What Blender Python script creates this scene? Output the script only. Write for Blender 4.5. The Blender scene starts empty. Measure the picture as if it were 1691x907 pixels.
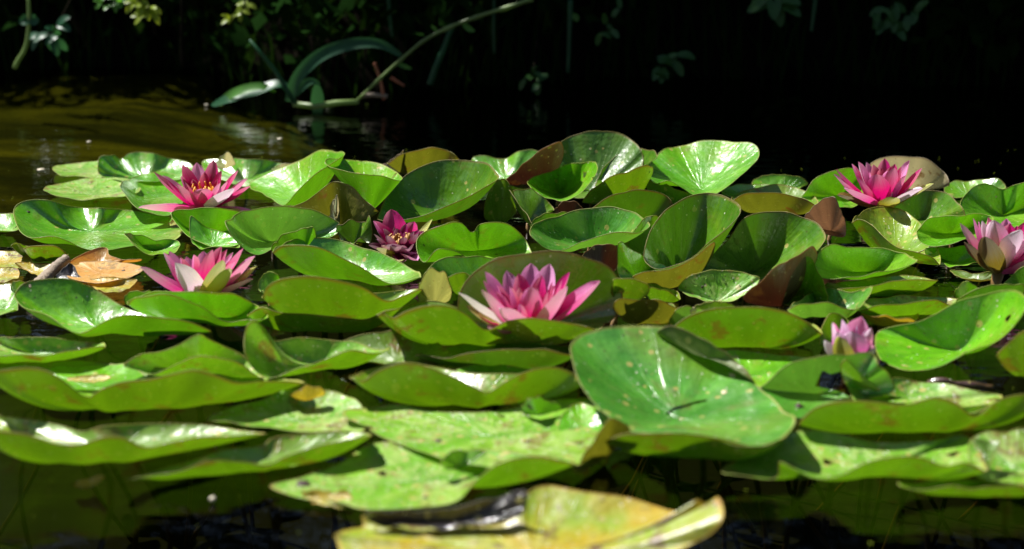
import bpy, math, random
import numpy as np
from mathutils import Vector, noise

# ------------------------------------------------------------------ camera
S = bpy.context.scene
COL = S.collection
W, Hpx, F = 1691.0, 907.0, 2600.0
CAMH = 0.38
PITCH = math.atan(653.5 / F)
cam = bpy.data.cameras.new('camera'); camo = bpy.data.objects.new('camera', cam)
COL.objects.link(camo); S.camera = camo
camo.location = (0, 0, CAMH)
camo.rotation_euler = (math.pi / 2 - PITCH, 0, 0)
cam.sensor_width = 36.0; cam.lens = F / W * 36.0
cam.clip_start = 0.05; cam.clip_end = 500
cam.dof.use_dof = True; cam.dof.focus_distance = 1.62; cam.dof.aperture_fstop = 5.6

# ------------------------------------------------------------------ light
SUNV = Vector((-0.47, 0.25, 0.85)).normalized()
elev = math.asin(SUNV.z); az = math.atan2(SUNV.x, SUNV.y)
world = bpy.data.worlds.new('World'); S.world = world; world.use_nodes = True
wt = world.node_tree
bg = wt.nodes['Background']; bg.inputs['Strength'].default_value = 0.05
sky = wt.nodes.new('ShaderNodeTexSky'); sky.sky_type = 'NISHITA'; sky.sun_disc = False
sky.sun_elevation = elev; sky.sun_rotation = az
wt.links.new(sky.outputs[0], bg.inputs[0])
sun = bpy.data.lights.new('sun', 'SUN'); suno = bpy.data.objects.new('sun', sun); COL.objects.link(suno)
sun.energy = 5.0; sun.angle = math.radians(0.55); sun.color = (1.0, 0.975, 0.93)
suno.rotation_euler = (-SUNV).to_track_quat('-Z', 'Y').to_euler()
suno.location = (-3, 2, 5)
S.view_settings.view_transform = 'Standard'; S.view_settings.look = 'None'
S.view_settings.exposure = 1.05; S.view_settings.gamma = 1.0
S.render.engine = 'CYCLES'
S.cycles.max_bounces = 8; S.cycles.transparent_max_bounces = 16; S.cycles.transmission_bounces = 6
S.cycles.sample_clamp_indirect = 4.0

R_ = random.Random(7)
cp, sp_ = math.cos(PITCH), math.sin(PITCH)
def ray(u, v):
    a = (u - 845.5) / F; b = -(v - 453.5) / F
    return Vector((a, cp + b * sp_, -sp_ + b * cp))
def PZ(u, v, z):            # photo pixel and height in metres -> world point
    d = ray(u, v); t = (z - CAMH) / d.z
    return Vector((0, 0, CAMH)) + d * t
def PY(u, v, y):            # photo pixel and distance -> world point
    d = ray(u, v); t = y / d.y
    return Vector((0, 0, CAMH)) + d * t

# ------------------------------------------------------------------ material helpers
def newmat(name):
    m = bpy.data.materials.new(name); m.use_nodes = True
    nt = m.node_tree; nt.nodes.clear()
    return m, nt, nt.nodes, nt.links
class NB:
    def __init__(s, name):
        s.m, s.nt, s.n, s.l = newmat(name)
        s.out = s.n.new('ShaderNodeOutputMaterial')
    def node(s, t, **kw):
        o = s.n.new(t)
        for k, v in kw.items():
            if k.startswith('i_'):
                o.inputs[k[2:].replace('_', ' ')].default_value = v
            else: setattr(o, k, v)
        return o
    def link(s, a, b): s.l.new(a, b)
    def val(s, x, sock):
        if hasattr(x, 'is_output'): s.l.new(x, sock)
        else: sock.default_value = x
    def math(s, op, a, b=0.5, c=None, clamp=False):
        o = s.n.new('ShaderNodeMath'); o.operation = op; o.use_clamp = clamp
        s.val(a, o.inputs[0]); s.val(b, o.inputs[1])
        if c is not None: s.val(c, o.inputs[2])
        return o.outputs[0]
    def ramp(s, x, a, b, smooth=True):
        o = s.n.new('ShaderNodeMapRange'); o.interpolation_type = 'SMOOTHSTEP' if smooth else 'LINEAR'
        s.val(x, o.inputs[0]); o.inputs[1].default_value = a; o.inputs[2].default_value = b
        return o.outputs[0]
    def mix(s, f, a, b):
        o = s.n.new('ShaderNodeMix'); o.data_type = 'RGBA'
        s.val(f, o.inputs[0])
        for x, i in ((a, 6), (b, 7)):
            if hasattr(x, 'is_output'): s.l.new(x, o.inputs[i])
            else: o.inputs[i].default_value = (x[0], x[1], x[2], 1)
        return o.outputs[2]
    def mixf(s, f, a, b):
        o = s.n.new('ShaderNodeMix'); o.data_type = 'FLOAT'
        s.val(f, o.inputs[0]); s.val(a, o.inputs[2]); s.val(b, o.inputs[3])
        return o.outputs[0]
    def noise(s, vec, scale, detail=3, rough=.5, dist=0):
        o = s.n.new('ShaderNodeTexNoise'); o.inputs['Scale'].default_value = scale
        o.inputs['Detail'].default_value = detail; o.inputs['Roughness'].default_value = rough
        o.inputs['Distortion'].default_value = dist
        if vec is not None: s.l.new(vec, o.inputs['Vector'])
        return o.outputs[0]
    def voro(s, vec, scale, feature='F1'):
        o = s.n.new('ShaderNodeTexVoronoi'); o.feature = feature; o.inputs['Scale'].default_value = scale
        s.l.new(vec, o.inputs['Vector']); return o

def leaf_mat(name, top, top2, under, under2, trans, rough=.28, speck=.15, dust=.0, stain=.1, tw=.21,
             rimc=(.30, .20, .02), spec=.8, under_rough=.45, tone=None, nib=0.):
    b = NB(name)
    tc = b.node('ShaderNodeTexCoord'); obj = tc.outputs['Object']
    pol = b.node('ShaderNodeAttribute', attribute_name='pol').outputs['Vector']
    info = b.node('ShaderNodeAttribute', attribute_name='lf').outputs['Vector']   # s, random, u
    sep = b.node('ShaderNodeSeparateXYZ'); b.link(info, sep.inputs[0])
    s_, rnd, ucoord = sep.outputs[0], sep.outputs[1], sep.outputs[2]
    geo = b.node('ShaderNodeNewGeometry'); back = geo.outputs['Backfacing']
    big = b.noise(obj, 22, 3); fine = b.noise(obj, 260, 3, .6); streak = b.noise(pol, 1.2, 4, .55)
    # primary veins, radial
    ang = b.math('MULTIPLY', ucoord, 22 * math.pi)
    wob = b.math('MULTIPLY', b.math('SUBTRACT', streak, .5), 2.5)
    vs = b.math('ABSOLUTE', b.math('SINE', b.math('ADD', ang, wob)))
    vein = b.math('SUBTRACT', 1.0, b.ramp(vs, 0.0, .13))
    veinf = b.math('MULTIPLY', vein, b.math('SUBTRACT', 1.0, b.ramp(s_, .55, 1.0)))
    tcol = b.mix(b.ramp(big, .35, .65), top, top2)
    tcol = b.mix(b.math('MULTIPLY', b.ramp(b.noise(obj, 70, 5, .7), .48, .68), .35), tcol, (top2[0] * 1.5, top2[1] * 1.08, top2[2] * 1.2))
    tcol = b.mix(b.math('MULTIPLY', b.ramp(streak, .4, .62), .45), tcol, [c * .62 for c in top])
    tcol = b.mix(b.math('MULTIPLY', veinf, .65), tcol, (top2[0] * 1.6 + .02, top2[1] * 1.35, top2[2] * 1.5))
    ucol = b.mix(b.ramp(b.noise(obj, 16, 3), .38, .64), under, under2)
    ucol = b.mix(b.math('MULTIPLY', b.ramp(streak, .42, .6), .3), ucol, [c * .6 for c in under])
    ucol = b.mix(b.math('MULTIPLY', veinf, .5), ucol, (under[0] * 1.9 + .03, under[1] * 1.6, under[2] * 1.4))
    ucol = b.mix(b.math('MULTIPLY', b.ramp(b.math('ADD', s_, b.math('MULTIPLY', b.math('SUBTRACT', big, .5), .25)), .97, .82), .55), ucol, (under[0] * .55, under[1] * .95, under[2] * .8))
    base = b.mix(back, tcol, ucol)
    # per-leaf tone
    base = b.mix(b.math('MULTIPLY', rnd, .38), base, tone or (.13, .17, .012))
    lp = b.noise(obj, 11, 2, .5)
    base = b.mix(b.math('MULTIPLY', b.ramp(lp, .52, .68), .3), base, tone or (.22, .27, .012))
    base = b.mix(b.math('MULTIPLY', b.ramp(lp, .46, .34), .35), base, (top[0] * .45, top[1] * .55, top[2] * .6))
    # dusty bloom on the upper side
    dm = b.math('MULTIPLY', b.ramp(b.math('ADD', b.math('MULTIPLY', b.noise(obj, 60, 5, .7), .7), b.math('MULTIPLY', fine, .3)), .46, .58), dust)
    dm = b.math('MULTIPLY', dm, b.math('SUBTRACT', 1.0, b.math('MULTIPLY', back, .8)))
    base = b.mix(dm, base, (.38, .47, .13))
    # stains
    st = b.math('MULTIPLY', b.ramp(b.noise(obj, 45, 4, .65), .57, .68), stain * 3, clamp=True)
    base = b.mix(st, base, (.16, .09, .015))
    # yellow and pale spots
    v1 = b.voro(obj, 130); sd = b.node('ShaderNodeSeparateColor'); b.link(v1.outputs['Color'], sd.inputs[0])
    spot = b.math('MULTIPLY', b.math('LESS_THAN', v1.outputs['Distance'], b.math('MULTIPLY', b.math('POWER', sd.outputs[1], 1.5), .42)), b.math('LESS_THAN', sd.outputs[0], min(.9, speck * 2.3)))
    base = b.mix(b.math('MULTIPLY', spot, .8), base, (.42, .36, .10))
    v2 = b.voro(obj, 260); sd2 = b.node('ShaderNodeSeparateColor'); b.link(v2.outputs['Color'], sd2.inputs[0])
    spot2 = b.math('MULTIPLY', b.math('LESS_THAN', v2.outputs['Distance'], .22), b.math('LESS_THAN', sd2.outputs[0], speck * 1.5))
    base = b.mix(spot2, base, b.mix(b.math('GREATER_THAN', sd2.outputs[1], .45), (.05, .03, .01), (.6, .6, .45)))
    rim = b.ramp(b.math('ADD', s_, b.math('MULTIPLY', b.math('SUBTRACT', big, .5), .03)), .972, .998)
    base = b.mix(b.math('MULTIPLY', rim, b.mixf(back, .5, .8)), base, rimc)
    # bump
    h = b.math('ADD', b.math('MULTIPLY', streak, .34), b.math('MULTIPLY', vein, .05))
    h = b.math('ADD', h, b.math('MULTIPLY', fine, .08))
    h = b.math('ADD', h, b.math('MULTIPLY', b.noise(obj, 60, 2, .5), .55))
    bump = b.node('ShaderNodeBump'); bump.inputs['Strength'].default_value = .8; bump.inputs['Distance'].default_value = .0042
    b.link(h, bump.inputs['Height'])
    rg = b.mixf(back, b.math('ADD', rough, b.math('MULTIPLY', b.ramp(b.noise(obj, 90, 4, .7), .3, .7), .16)), under_rough)
    rg = b.mixf(dm, rg, .6)
    rg = b.mixf(rim, rg, .65)
    p = b.node('ShaderNodeBsdfPrincipled')
    b.link(base, p.inputs['Base Color']); b.link(rg, p.inputs['Roughness']); b.link(bump.outputs[0], p.inputs['Normal'])
    p.inputs['Specular IOR Level'].default_value = spec
    b.link(b.math('MULTIPLY', b.math('SUBTRACT', 1.0, rim), max(0, (spec - .5) * 1.5)), p.inputs['Coat Weight']); p.inputs['Coat Roughness'].default_value = .30; p.inputs['Coat IOR'].default_value = 1.6; b.link(bump.outputs[0], p.inputs['Coat Normal'])
    tr = b.node('ShaderNodeBsdfTranslucent')
    tcl = b.mix(b.math('MULTIPLY', rnd, .5), trans, (trans[0] * 1.3, trans[1] * .8, trans[2]))
    tcl = b.mix(b.math('MULTIPLY', b.ramp(streak, .4, .62), .35), tcl, [c * .6 for c in trans])
    tcl = b.mix(b.math('MAXIMUM', st, b.math('MULTIPLY', rim, .7)), tcl, (.22, .09, .01))
    b.link(tcl, tr.inputs['Color'])
    mx = b.node('ShaderNodeMixShader'); mx.inputs[0].default_value = tw
    b.link(p.outputs[0], mx.inputs[1]); b.link(tr.outputs[0], mx.inputs[2])
    if nib:                     # insect-eaten holes through the blade, brown at their edge
        wv = b.node('ShaderNodeVectorMath', operation='ADD'); nn = b.node('ShaderNodeTexNoise'); nn.inputs['Scale'].default_value = 120
        b.link(obj, nn.inputs['Vector']); sc = b.node('ShaderNodeVectorMath', operation='SCALE'); sc.inputs['Scale'].default_value = .012
        b.link(nn.outputs['Color'], sc.inputs[0]); b.link(obj, wv.inputs[0]); b.link(sc.outputs[0], wv.inputs[1])
        v3 = b.voro(wv.outputs[0], 34); s3 = b.node('ShaderNodeSeparateColor'); b.link(v3.outputs['Color'], s3.inputs[0])
        thr = b.math('MULTIPLY', b.math('LESS_THAN', s3.outputs[0], nib), b.math('MULTIPLY', s3.outputs[1], .17))
        hm = b.math('LESS_THAN', v3.outputs['Distance'], thr)
        ring = b.math('LESS_THAN', v3.outputs['Distance'], b.math('MULTIPLY', thr, 1.35))
        b.link(b.mix(b.math('MULTIPLY', ring, .8), base, (.14, .08, .015)), p.inputs['Base Color'])
        tp = b.node('ShaderNodeBsdfTransparent'); m2 = b.node('ShaderNodeMixShader'); b.link(hm, m2.inputs[0]); b.link(mx.outputs[0], m2.inputs[1]); b.link(tp.outputs[0], m2.inputs[2])
        b.link(m2.outputs[0], b.out.inputs[0])
    else: b.link(mx.outputs[0], b.out.inputs[0])
    return b.m

G1, G2 = (.095, .35, .003), (.155, .45, .006)
TR = (.16, .47, .005)
M = {}
M['fresh'] = leaf_mat('fresh_leaf', G1, G2, (.10, .28, .005), (.14, .27, .008), TR, rough=.24, speck=.14, nib=.12)
M['gloss'] = leaf_mat('glossy_leaf', (.08, .32, .006), (.135, .41, .012), (.11, .26, .006), (.16, .24, .01), TR, rough=.17, speck=.06, dust=.08, spec=1.0)
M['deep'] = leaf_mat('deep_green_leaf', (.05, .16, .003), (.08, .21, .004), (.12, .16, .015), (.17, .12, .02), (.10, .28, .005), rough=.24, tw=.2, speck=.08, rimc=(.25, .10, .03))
M['blue'] = leaf_mat('grey_green_leaf', (.045, .22, .012), (.08, .30, .022), (.10, .24, .01), (.18, .22, .02), (.2, .5, .03), rough=.24, speck=.12, dust=.05, spec=1.0)
M['olive'] = leaf_mat('olive_leaf', (.14, .30, .008), (.19, .34, .012), (.11, .25, .005), (.165, .25, .008), (.17, .40, .004), rough=.3, speck=.25, stain=.22, tw=.22, nib=.2)
M['speck'] = leaf_mat('speckled_leaf', (.125, .36, .008), (.19, .43, .015), (.12, .26, .006), (.17, .25, .01), (.17, .42, .005), rough=.34, speck=.42, dust=.5, stain=.26, nib=.4, tw=.26)
M['red'] = leaf_mat('reddish_leaf', (.10, .20, .02), (.16, .16, .03), (.045, .014, .010), (.075, .034, .016), (.05, .014, .005), rough=.35, speck=.1, tw=.18, under_rough=.6, rimc=(.3, .06, .03), tone=(.07, .04, .015))
M['bronze'] = leaf_mat('bronze_leaf', (.12, .26, .012), (.16, .26, .02), (.13, .10, .015), (.12, .065, .025), (.20, .22, .01), rough=.3, speck=.15, stain=.3, tw=.26)
M['yellow'] = leaf_mat('yellowing_leaf', (.56, .36, .008), (.24, .38, .015), (.40, .28, .02), (.42, .20, .01), (.6, .42, .02), rough=.35, speck=.3, dust=.25, stain=.4, tw=.3, rimc=(.6, .3, .03), tone=(.35, .33, .02))
M['blotch'] = leaf_mat('blotched_pale_leaf', (.38, .46, .20), (.55, .44, .05), (.36, .42, .18), (.50, .34, .03), (.5, .5, .1), rough=.45, speck=.4, stain=.4, tw=.3, tone=(.28, .36, .12))
M['orange'] = leaf_mat('orange_leaf', (.62, .27, .02), (.60, .38, .10), (.40, .17, .015), (.22, .09, .015), (.72, .34, .03), rough=.5, speck=.08, stain=.25, tw=.3, rimc=(.45, .3, .15), tone=(.6, .28, .03))
M['pale'] = leaf_mat('pale_dry_leaf', (.50, .50, .30), (.45, .42, .28), (.48, .46, .30), (.30, .20, .14), (.6, .55, .25), rough=.5, speck=.15, stain=.32, tw=.3, rimc=(.4, .3, .2), tone=(.20, .24, .06), nib=.3)
M['brown'] = leaf_mat('dry_brown_leaf', (.13, .07, .04), (.62, .50, .40), (.10, .05, .035), (.50, .38, .32), (.3, .14, .06), rough=.45, speck=.1, stain=.2, tw=.22, rimc=(.3, .2, .12), tone=(.12, .07, .04))
M['black'] = leaf_mat('wet_black_leaf', (.012, .01, .008), (.03, .02, .012), (.012, .01, .01), (.05, .035, .03), (.05, .03, .01), rough=.10, speck=.15, stain=.05, tw=.05, rimc=(.1, .08, .06), spec=.9, under_rough=.12, tone=(.02, .012, .01))

def simple(name, col, rough=.5, spec=.5, nscale=40, var=.35, bump=.0, trans=None, tw=0):
    b = NB(name)
    tc = b.node('ShaderNodeTexCoord'); nz = b.noise(tc.outputs['Object'], nscale, 4, .6)
    c = b.mix(nz, [x * (1 - var) for x in col], [min(1, x * (1 + var)) for x in col])
    p = b.node('ShaderNodeBsdfPrincipled'); b.link(c, p.inputs['Base Color'])
    p.inputs['Roughness'].default_value = rough; p.inputs['Specular IOR Level'].default_value = spec
    if bump:
        bm = b.node('ShaderNodeBump'); bm.inputs['Strength'].default_value = 1; bm.inputs['Distance'].default_value = bump
        b.link(nz, bm.inputs['Height']); b.link(bm.outputs[0], p.inputs['Normal'])
    if trans:
        t = b.node('ShaderNodeBsdfTranslucent'); t.inputs[0].default_value = (*trans, 1)
        mx = b.node('ShaderNodeMixShader'); mx.inputs[0].default_value = tw
        b.link(p.outputs[0], mx.inputs[1]); b.link(t.outputs[0], mx.inputs[2]); b.link(mx.outputs[0], b.out.inputs[0])
    else: b.link(p.outputs[0], b.out.inputs[0])
    return b.m
M['stem'] = simple('pad_stem', (.16, .09, .03), .4)
M['twig'] = simple('weathered_twig', (.24, .19, .14), .7, .3, 220, .7, .002)
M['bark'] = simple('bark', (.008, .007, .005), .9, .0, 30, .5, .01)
M['soil'] = simple('shade_darkened_soil', (.004, .0035, .0025), .9, .0, 20, .5, .01)  # shade of the far bank put into the near-black soil colour
M['shade_leaf'] = simple('undergrowth_leaf', (.007, .022, .004), .8, .0, 3, .5, 0, (.02, .05, .005), .15)  # leaf colour taken almost to black to carry the far bank's shade
M['blade'] = simple('reed_blade', (.016, .08, .034), .42, .4, 14, .8, 0, (.06, .22, .05), .3)
M['pale_blade'] = simple('painted_dapple_stem', (.16, .24, .07), .4, .5, 14, .95, 0, (.3, .45, .1), .25)  # sun dapple put into the colour as strong light and dark noise
M['dim_leaf'] = simple('shaded_leaf', (.035, .11, .022), .45, .4, 60, .5, 0, (.04, .12, .01), .3)  # dimmer leaf green, with the shade put into the colour
M['dull_red'] = simple('dead_red_stem', (.30, .10, .05), .6, .3, 60, .5)
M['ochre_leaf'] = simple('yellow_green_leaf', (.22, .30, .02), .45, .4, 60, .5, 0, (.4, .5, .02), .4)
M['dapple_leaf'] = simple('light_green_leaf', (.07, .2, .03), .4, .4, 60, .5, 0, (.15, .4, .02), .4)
M['petal_drop'] = simple('fallen_scrap', (.5, .45, .34), .5, .5, 60, .3)
M['drop'] = None
M['anther'] = simple('stamen_yellow', (.85, .42, .05), .5, .4, 300, .2, 0, (.9, .5, .08), .2)
M['anther_dark'] = simple('stamen_ochre', (.42, .22, .06), .5, .4, 300, .3)

def petal_mat(name, inb, intip, outb, outtip, trans, tw=.42, rng=(.40, 1.05)):
    b = NB(name)
    info = b.node('ShaderNodeAttribute', attribute_name='pt').outputs['Vector']    # t along, across, random
    sep = b.node('ShaderNodeSeparateXYZ'); b.link(info, sep.inputs[0])
    t, a, r = sep.outputs[0], sep.outputs[1], sep.outputs[2]
    cmb = b.node('ShaderNodeCombineXYZ'); b.link(b.math('MULTIPLY', t, 1.2), cmb.inputs[0]); b.link(b.math('MULTIPLY', a, 9), cmb.inputs[1]); b.link(b.math('MULTIPLY', r, 30), cmb.inputs[2])
    nz = b.noise(cmb.outputs[0], 1.6, 4, .6)
    tn = b.math('ADD', t, b.math('MULTIPLY', b.math('SUBTRACT', nz, .5), .5))
    tn = b.math('ADD', tn, b.math('MULTIPLY', b.math('SUBTRACT', r, .5), .25))
    geo = b.node('ShaderNodeNewGeometry')
    f = b.ramp(tn, *rng)
    ci = b.mix(f, inb, intip); co = b.mix(f, outb, outtip)
    edge = b.ramp(b.math('ABSOLUTE', a), .6, 1.0)
    ci = b.mix(b.math('MULTIPLY', edge, .35), ci, intip)
    c = b.mix(geo.outputs['Backfacing'], ci, co)
    c = b.mix(b.math('MULTIPLY', b.ramp(nz, .5, .7), .25), c, inb)
    p = b.node('ShaderNodeBsdfPrincipled'); b.link(c, p.inputs['Base Color']); p.inputs['Roughness'].default_value = .42
    p.inputs['Specular IOR Level'].default_value = .22
    bm = b.node('ShaderNodeBump'); bm.inputs['Strength'].default_value = .7; bm.inputs['Distance'].default_value = .0012
    b.link(nz, bm.inputs['Height']); b.link(bm.outputs[0], p.inputs['Normal'])
    tr = b.node('ShaderNodeBsdfTranslucent'); b.link(b.mix(f, trans, [min(1, x * .6 + .28) for x in trans]), tr.inputs[0])
    mx = b.node('ShaderNodeMixShader'); mx.inputs[0].default_value = tw * .8
    b.link(p.outputs[0], mx.inputs[1]); b.link(tr.outputs[0], mx.inputs[2]); b.link(mx.outputs[0], b.out.inputs[0])
    return b.m
PM = {
 'p': petal_mat('pink_petal', (.50, .0008, .10), (.62, .012, .24), (.64, .02, .26), (.80, .26, .54), (.74, .001, .18)),
 'w': petal_mat('blush_petal', (.62, .005, .22), (.86, .38, .66), (.72, .12, .42), (.93, .72, .86), (.82, .02, .30), rng=(.22, .92)),
 'v': petal_mat('white_backed_petal', (.62, .02, .32), (.90, .70, .88), (.88, .66, .82), (.97, .97, .97), (.85, .5, .7), rng=(.0, .5)),
 'd': petal_mat('magenta_petal', (.36, .001, .05), (.52, .01, .18), (.54, .03, .24), (.70, .24, .52), (.66, .002, .11)),
 'm': petal_mat('wine_petal', (.10, .001, .025), (.26, .01, .12), (.22, .008, .10), (.62, .28, .54), (.26, .001, .05), .3),
 's': petal_mat('sepal', (.62, .58, .22), (.50, .56, .14), (.34, .32, .02), (.40, .46, .03), (.6, .55, .04), .3),
 'b': petal_mat('dark_sepal', (.40, .42, .10), (.30, .20, .05), (.10, .06, .015), (.08, .04, .015), (.4, .3, .03), .22),
 'l': petal_mat('lilac_petal', (.58, .04, .34), (.78, .38, .64), (.62, .14, .46), (.82, .55, .76), (.72, .10, .42)),
}

# ------------------------------------------------------------------ object helpers
def tag(o, label=None, cat=None, group=None, kind=None):
    if label: o['label'] = label
    if cat: o['category'] = cat
    if group: o['group'] = group
    if kind: o['kind'] = kind
    return o
def empty(name, loc, label, cat, group=None):
    o = bpy.data.objects.new(name, None); COL.objects.link(o); o.location = loc; o.empty_display_size = .02
    return tag(o, label, cat, group)
def mesh(name, verts, faces, mat, parent=None, loc=None, attrs=None, smooth=True):
    """verts in world space; object origin put at loc / parent's place"""
    org = Vector(parent.location) if parent is not None else (Vector(loc) if loc is not None else Vector((0, 0, 0)))
    v = np.asarray([tuple(p) for p in verts], dtype=float) - np.array(org)
    me = bpy.data.meshes.new(name); me.from_pydata(v.tolist(), [], faces); me.update()
    if smooth: me.polygons.foreach_set('use_smooth', [True] * len(me.polygons))
    if attrs:
        for k, arr in attrs.items():
            a = me.attributes.new(k, 'FLOAT_VECTOR', 'POINT'); a.data.foreach_set('vector', np.asarray(arr, dtype=float).ravel())
    me.materials.append(mat)
    o = bpy.data.objects.new(name, me); COL.objects.link(o)
    if parent is not None: o.parent = parent
    else: o.location = org
    return o
def tube_geo(pts, rad, seg=7, V=None, Fc=None):
    V = [] if V is None else V; Fc = [] if Fc is None else Fc
    pts = [Vector(p) for p in pts]; n = len(pts); b0 = len(V)
    rad = rad if isinstance(rad, (list, tuple)) else [rad] * n
    prev = None
    for i, p in enumerate(pts):
        t = (pts[min(i + 1, n - 1)] - pts[max(i - 1, 0)]).normalized()
        if prev is None: a = t.cross(Vector((.3, .1, 1))).normalized()
        else: a = (prev - t * prev.dot(t)).normalized()
        prev = a; c = t.cross(a)
        for k in range(seg):
            an = 2 * math.pi * k / seg
            V.append(p + (a * math.cos(an) + c * math.sin(an)) * rad[i])
    for i in range(n - 1):
        for k in range(seg):
            q = b0 + i * seg; k2 = (k + 1) % seg
            Fc.append((q + k, q + k2, q + seg + k2, q + seg + k))
    Fc.append(tuple(b0 + k for k in range(seg))[::-1]); Fc.append(tuple(b0 + (n - 1) * seg + k for k in range(seg)))
    return V, Fc
def crom(P, n, closed):
    """catmull-rom through P, n samples evenly by chord length"""
    P = [Vector(p) for p in P]; m = len(P); seg = m if closed else m - 1
    dense = []
    for i in range(seg):
        if closed: a, b, c, d = P[i - 1], P[i], P[(i + 1) % m], P[(i + 2) % m]
        else: a, b, c, d = P[max(i - 1, 0)], P[i], P[i + 1], P[min(i + 2, m - 1)]
        for j in range(12):
            t = j / 12
            dense.append(.5 * ((2 * b) + (c - a) * t + (2 * a - 5 * b + 4 * c - d) * t * t + (3 * b - a - 3 * c + d) * t ** 3))
    dense.append(P[0].copy() if closed else P[-1].copy())
    L = [0]
    for i in range(1, len(dense)): L.append(L[-1] + (dense[i] - dense[i - 1]).length)
    out = []; j = 0
    for i in range(n):
        x = L[-1] * i / (n if closed else n - 1)
        while j < len(L) - 2 and L[j + 1] < x: j += 1
        w = (x - L[j]) / max(1e-9, L[j + 1] - L[j])
        out.append(dense[j].lerp(dense[j + 1], min(1, w)))
    return out

# ------------------------------------------------------------------ lily pad
NPAD = 0
def pad(mat, label, near, far, zn=3.0, zf=1.0, c=None, zc=.3, k=2.6, wav=1.0, slit=False, name='lily_pad', cat='lily pad', group='lily pads of the water lily bed', stem=True, rnd=None, nc=128, nr=22, crinkle=1.0, holes=()):
    """near / far: rim control points, photo pixel (+ height in cm), each listed left to right"""
    global NPAD; NPAD += 1
    rr = random.Random(NPAD * 17 + 3)
    P = []
    for q in near: P.append(PZ(q[0], q[1], (q[2] if len(q) > 2 else zn) / 100))
    for q in reversed(far): P.append(PZ(q[0], q[1], (q[2] if len(q) > 2 else zf) / 100))
    if slit: P = P[slit:] + P[:slit]
    rim = crom(P, nc, not slit)
    if c is None:
        C = sum(rim, Vector()) / len(rim); C.z = zc / 100
    else: C = PZ(c[0], c[1], (c[2] if len(c) > 2 else zc) / 100)
    seed = Vector((NPAD * 3.7, NPAD * 1.3, 0))
    Rm = sum(((p - C).xy.length for p in rim)) / len(rim)
    V = []; pol = []; lf = []
    r0 = rr.random() if rnd is None else rnd
    for j in range(nr + 1):
        s = j / nr
        if j == 0: s = .002
        for i, p in enumerate(rim):
            d = p - C
            g = s ** k
            g = g * .93 + .07 * s
            x = C.x + d.x * s; y = C.y + d.y * s; z = C.z + d.z * g
            nz = noise.noise(Vector((x * 26, y * 26, 0)) + seed) * .0022 + noise.noise(Vector((x * 62, y * 62, 5)) + seed) * .0009 * crinkle * (1 - s * .7)
            th = i / nc * 2 * math.pi
            ruf = noise.noise(Vector((math.cos(th) * 2.2, math.sin(th) * 2.2, 0)) + seed * 2) * .0030 * s ** 3
            z += (nz * (.4 + .6 * s) + ruf) * wav
            # small nicks in the margin
            if j == nr:
                nk = noise.noise(Vector((math.cos(th) * 14, math.sin(th) * 14, 2)) + seed)
                if nk > .55: x -= d.x * .03 * (nk - .55) * 6; y -= d.y * .03 * (nk - .55) * 6
            V.append((x, y, z))
            pol.append((math.cos(th) * 4 + seed.x, math.sin(th) * 4, s * 1.6 + seed.y)); lf.append((s, r0, i / nc))
    Fc = []
    m = nc if not slit else nc - 1
    for j in range(nr):
        for i in range(m):
            a = j * nc + i; b = j * nc + (i + 1) % nc
            Fc.append((a, a + nc, b + nc, b))
    for H in holes:            # torn holes, given as photo-pixel polygons
        keep = []
        for f in Fc:
            q = sum((Vector(V[i]) for i in f), Vector()) / 4; e = q - Vector((0, 0, CAMH))
            dep = e.y * cp - e.z * sp_; u = 845.5 + F * e.x / dep; v = 453.5 - F * (e.y * sp_ + e.z * cp) / dep
            ins = False; jn = len(H) - 1
            for i in range(len(H)):
                (x1, y1), (x2, y2) = H[i], H[jn]
                if (y1 > v) != (y2 > v) and u < (x2 - x1) * (v - y1) / (y2 - y1) + x1: ins = not ins
                jn = i
            if not ins: keep.append(f)
        Fc = keep
    # face direction: upper side up
    n0 = 0
    for f in Fc[::7]:
        A, B, D = (Vector(V[f[0]]), Vector(V[f[1]]), Vector(V[f[3]])); n0 += (B - A).cross(D - A).z
    if n0 < 0: Fc = [tuple(reversed(f)) for f in Fc]
    # rounded margin
    base = nr * nc
    rp = [Vector(V[base + i]) for i in range(nc)]
    b0 = len(V); seg = 5; rad = .00032
    for i in range(nc):
        t = (rp[(i + 1) % nc] - rp[i - 1]); t.normalize(); a = t.cross(Vector((0, 0, 1)));
        a = a.normalized() if a.length > 1e-6 else Vector((1, 0, 0)); cc = t.cross(a)
        for q in range(seg):
            an = 2 * math.pi * q / seg; V.append(tuple(rp[i] + (a * math.cos(an) + cc * math.sin(an)) * rad))
            pol.append(pol[base + i]); lf.append((1.0, r0, i / nc))
    for i in range(m):
        for q in range(seg):
            q2 = (q + 1) % seg; i2 = (i + 1) % nc
            Fc.append((b0 + i * seg + q, b0 + i * seg + q2, b0 + i2 * seg + q2, b0 + i2 * seg + q))
    root = empty(name, (C.x, C.y, 0), label, cat, group)
    mesh('leaf_blade', V, Fc, M[mat], root, attrs={'pol': pol, 'lf': lf})
    if stem:
        pts = [C + Vector((0, 0, -.0008)), C + Vector((rr.uniform(-.01, .01), .008, -.035 - C.z)), C + Vector((rr.uniform(-.04, .04), .03, -.13 - C.z)), C + Vector((rr.uniform(-.06, .06), .05, -.26))]
        tv, tf = tube_geo(crom(pts, 12, False), .0022, 7)
        mesh('stem', tv, tf, M['stem'], root)
    if VERBOSE:
        xs = [p.x for p in rim]; ys = [p.y for p in rim]
        dx, dy = max(xs) - min(xs), max(ys) - min(ys)
        if dy > dx * 1.8 or dy < .3 * dx or (C.y < min(ys)) or (C.y > max(ys)): print('PAD?', label[:46], 'dx %.3f dy %.3f cy %.3f [%.3f %.3f]' % (dx, dy, C.y, min(ys), max(ys)))
    return root
VERBOSE = False

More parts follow.
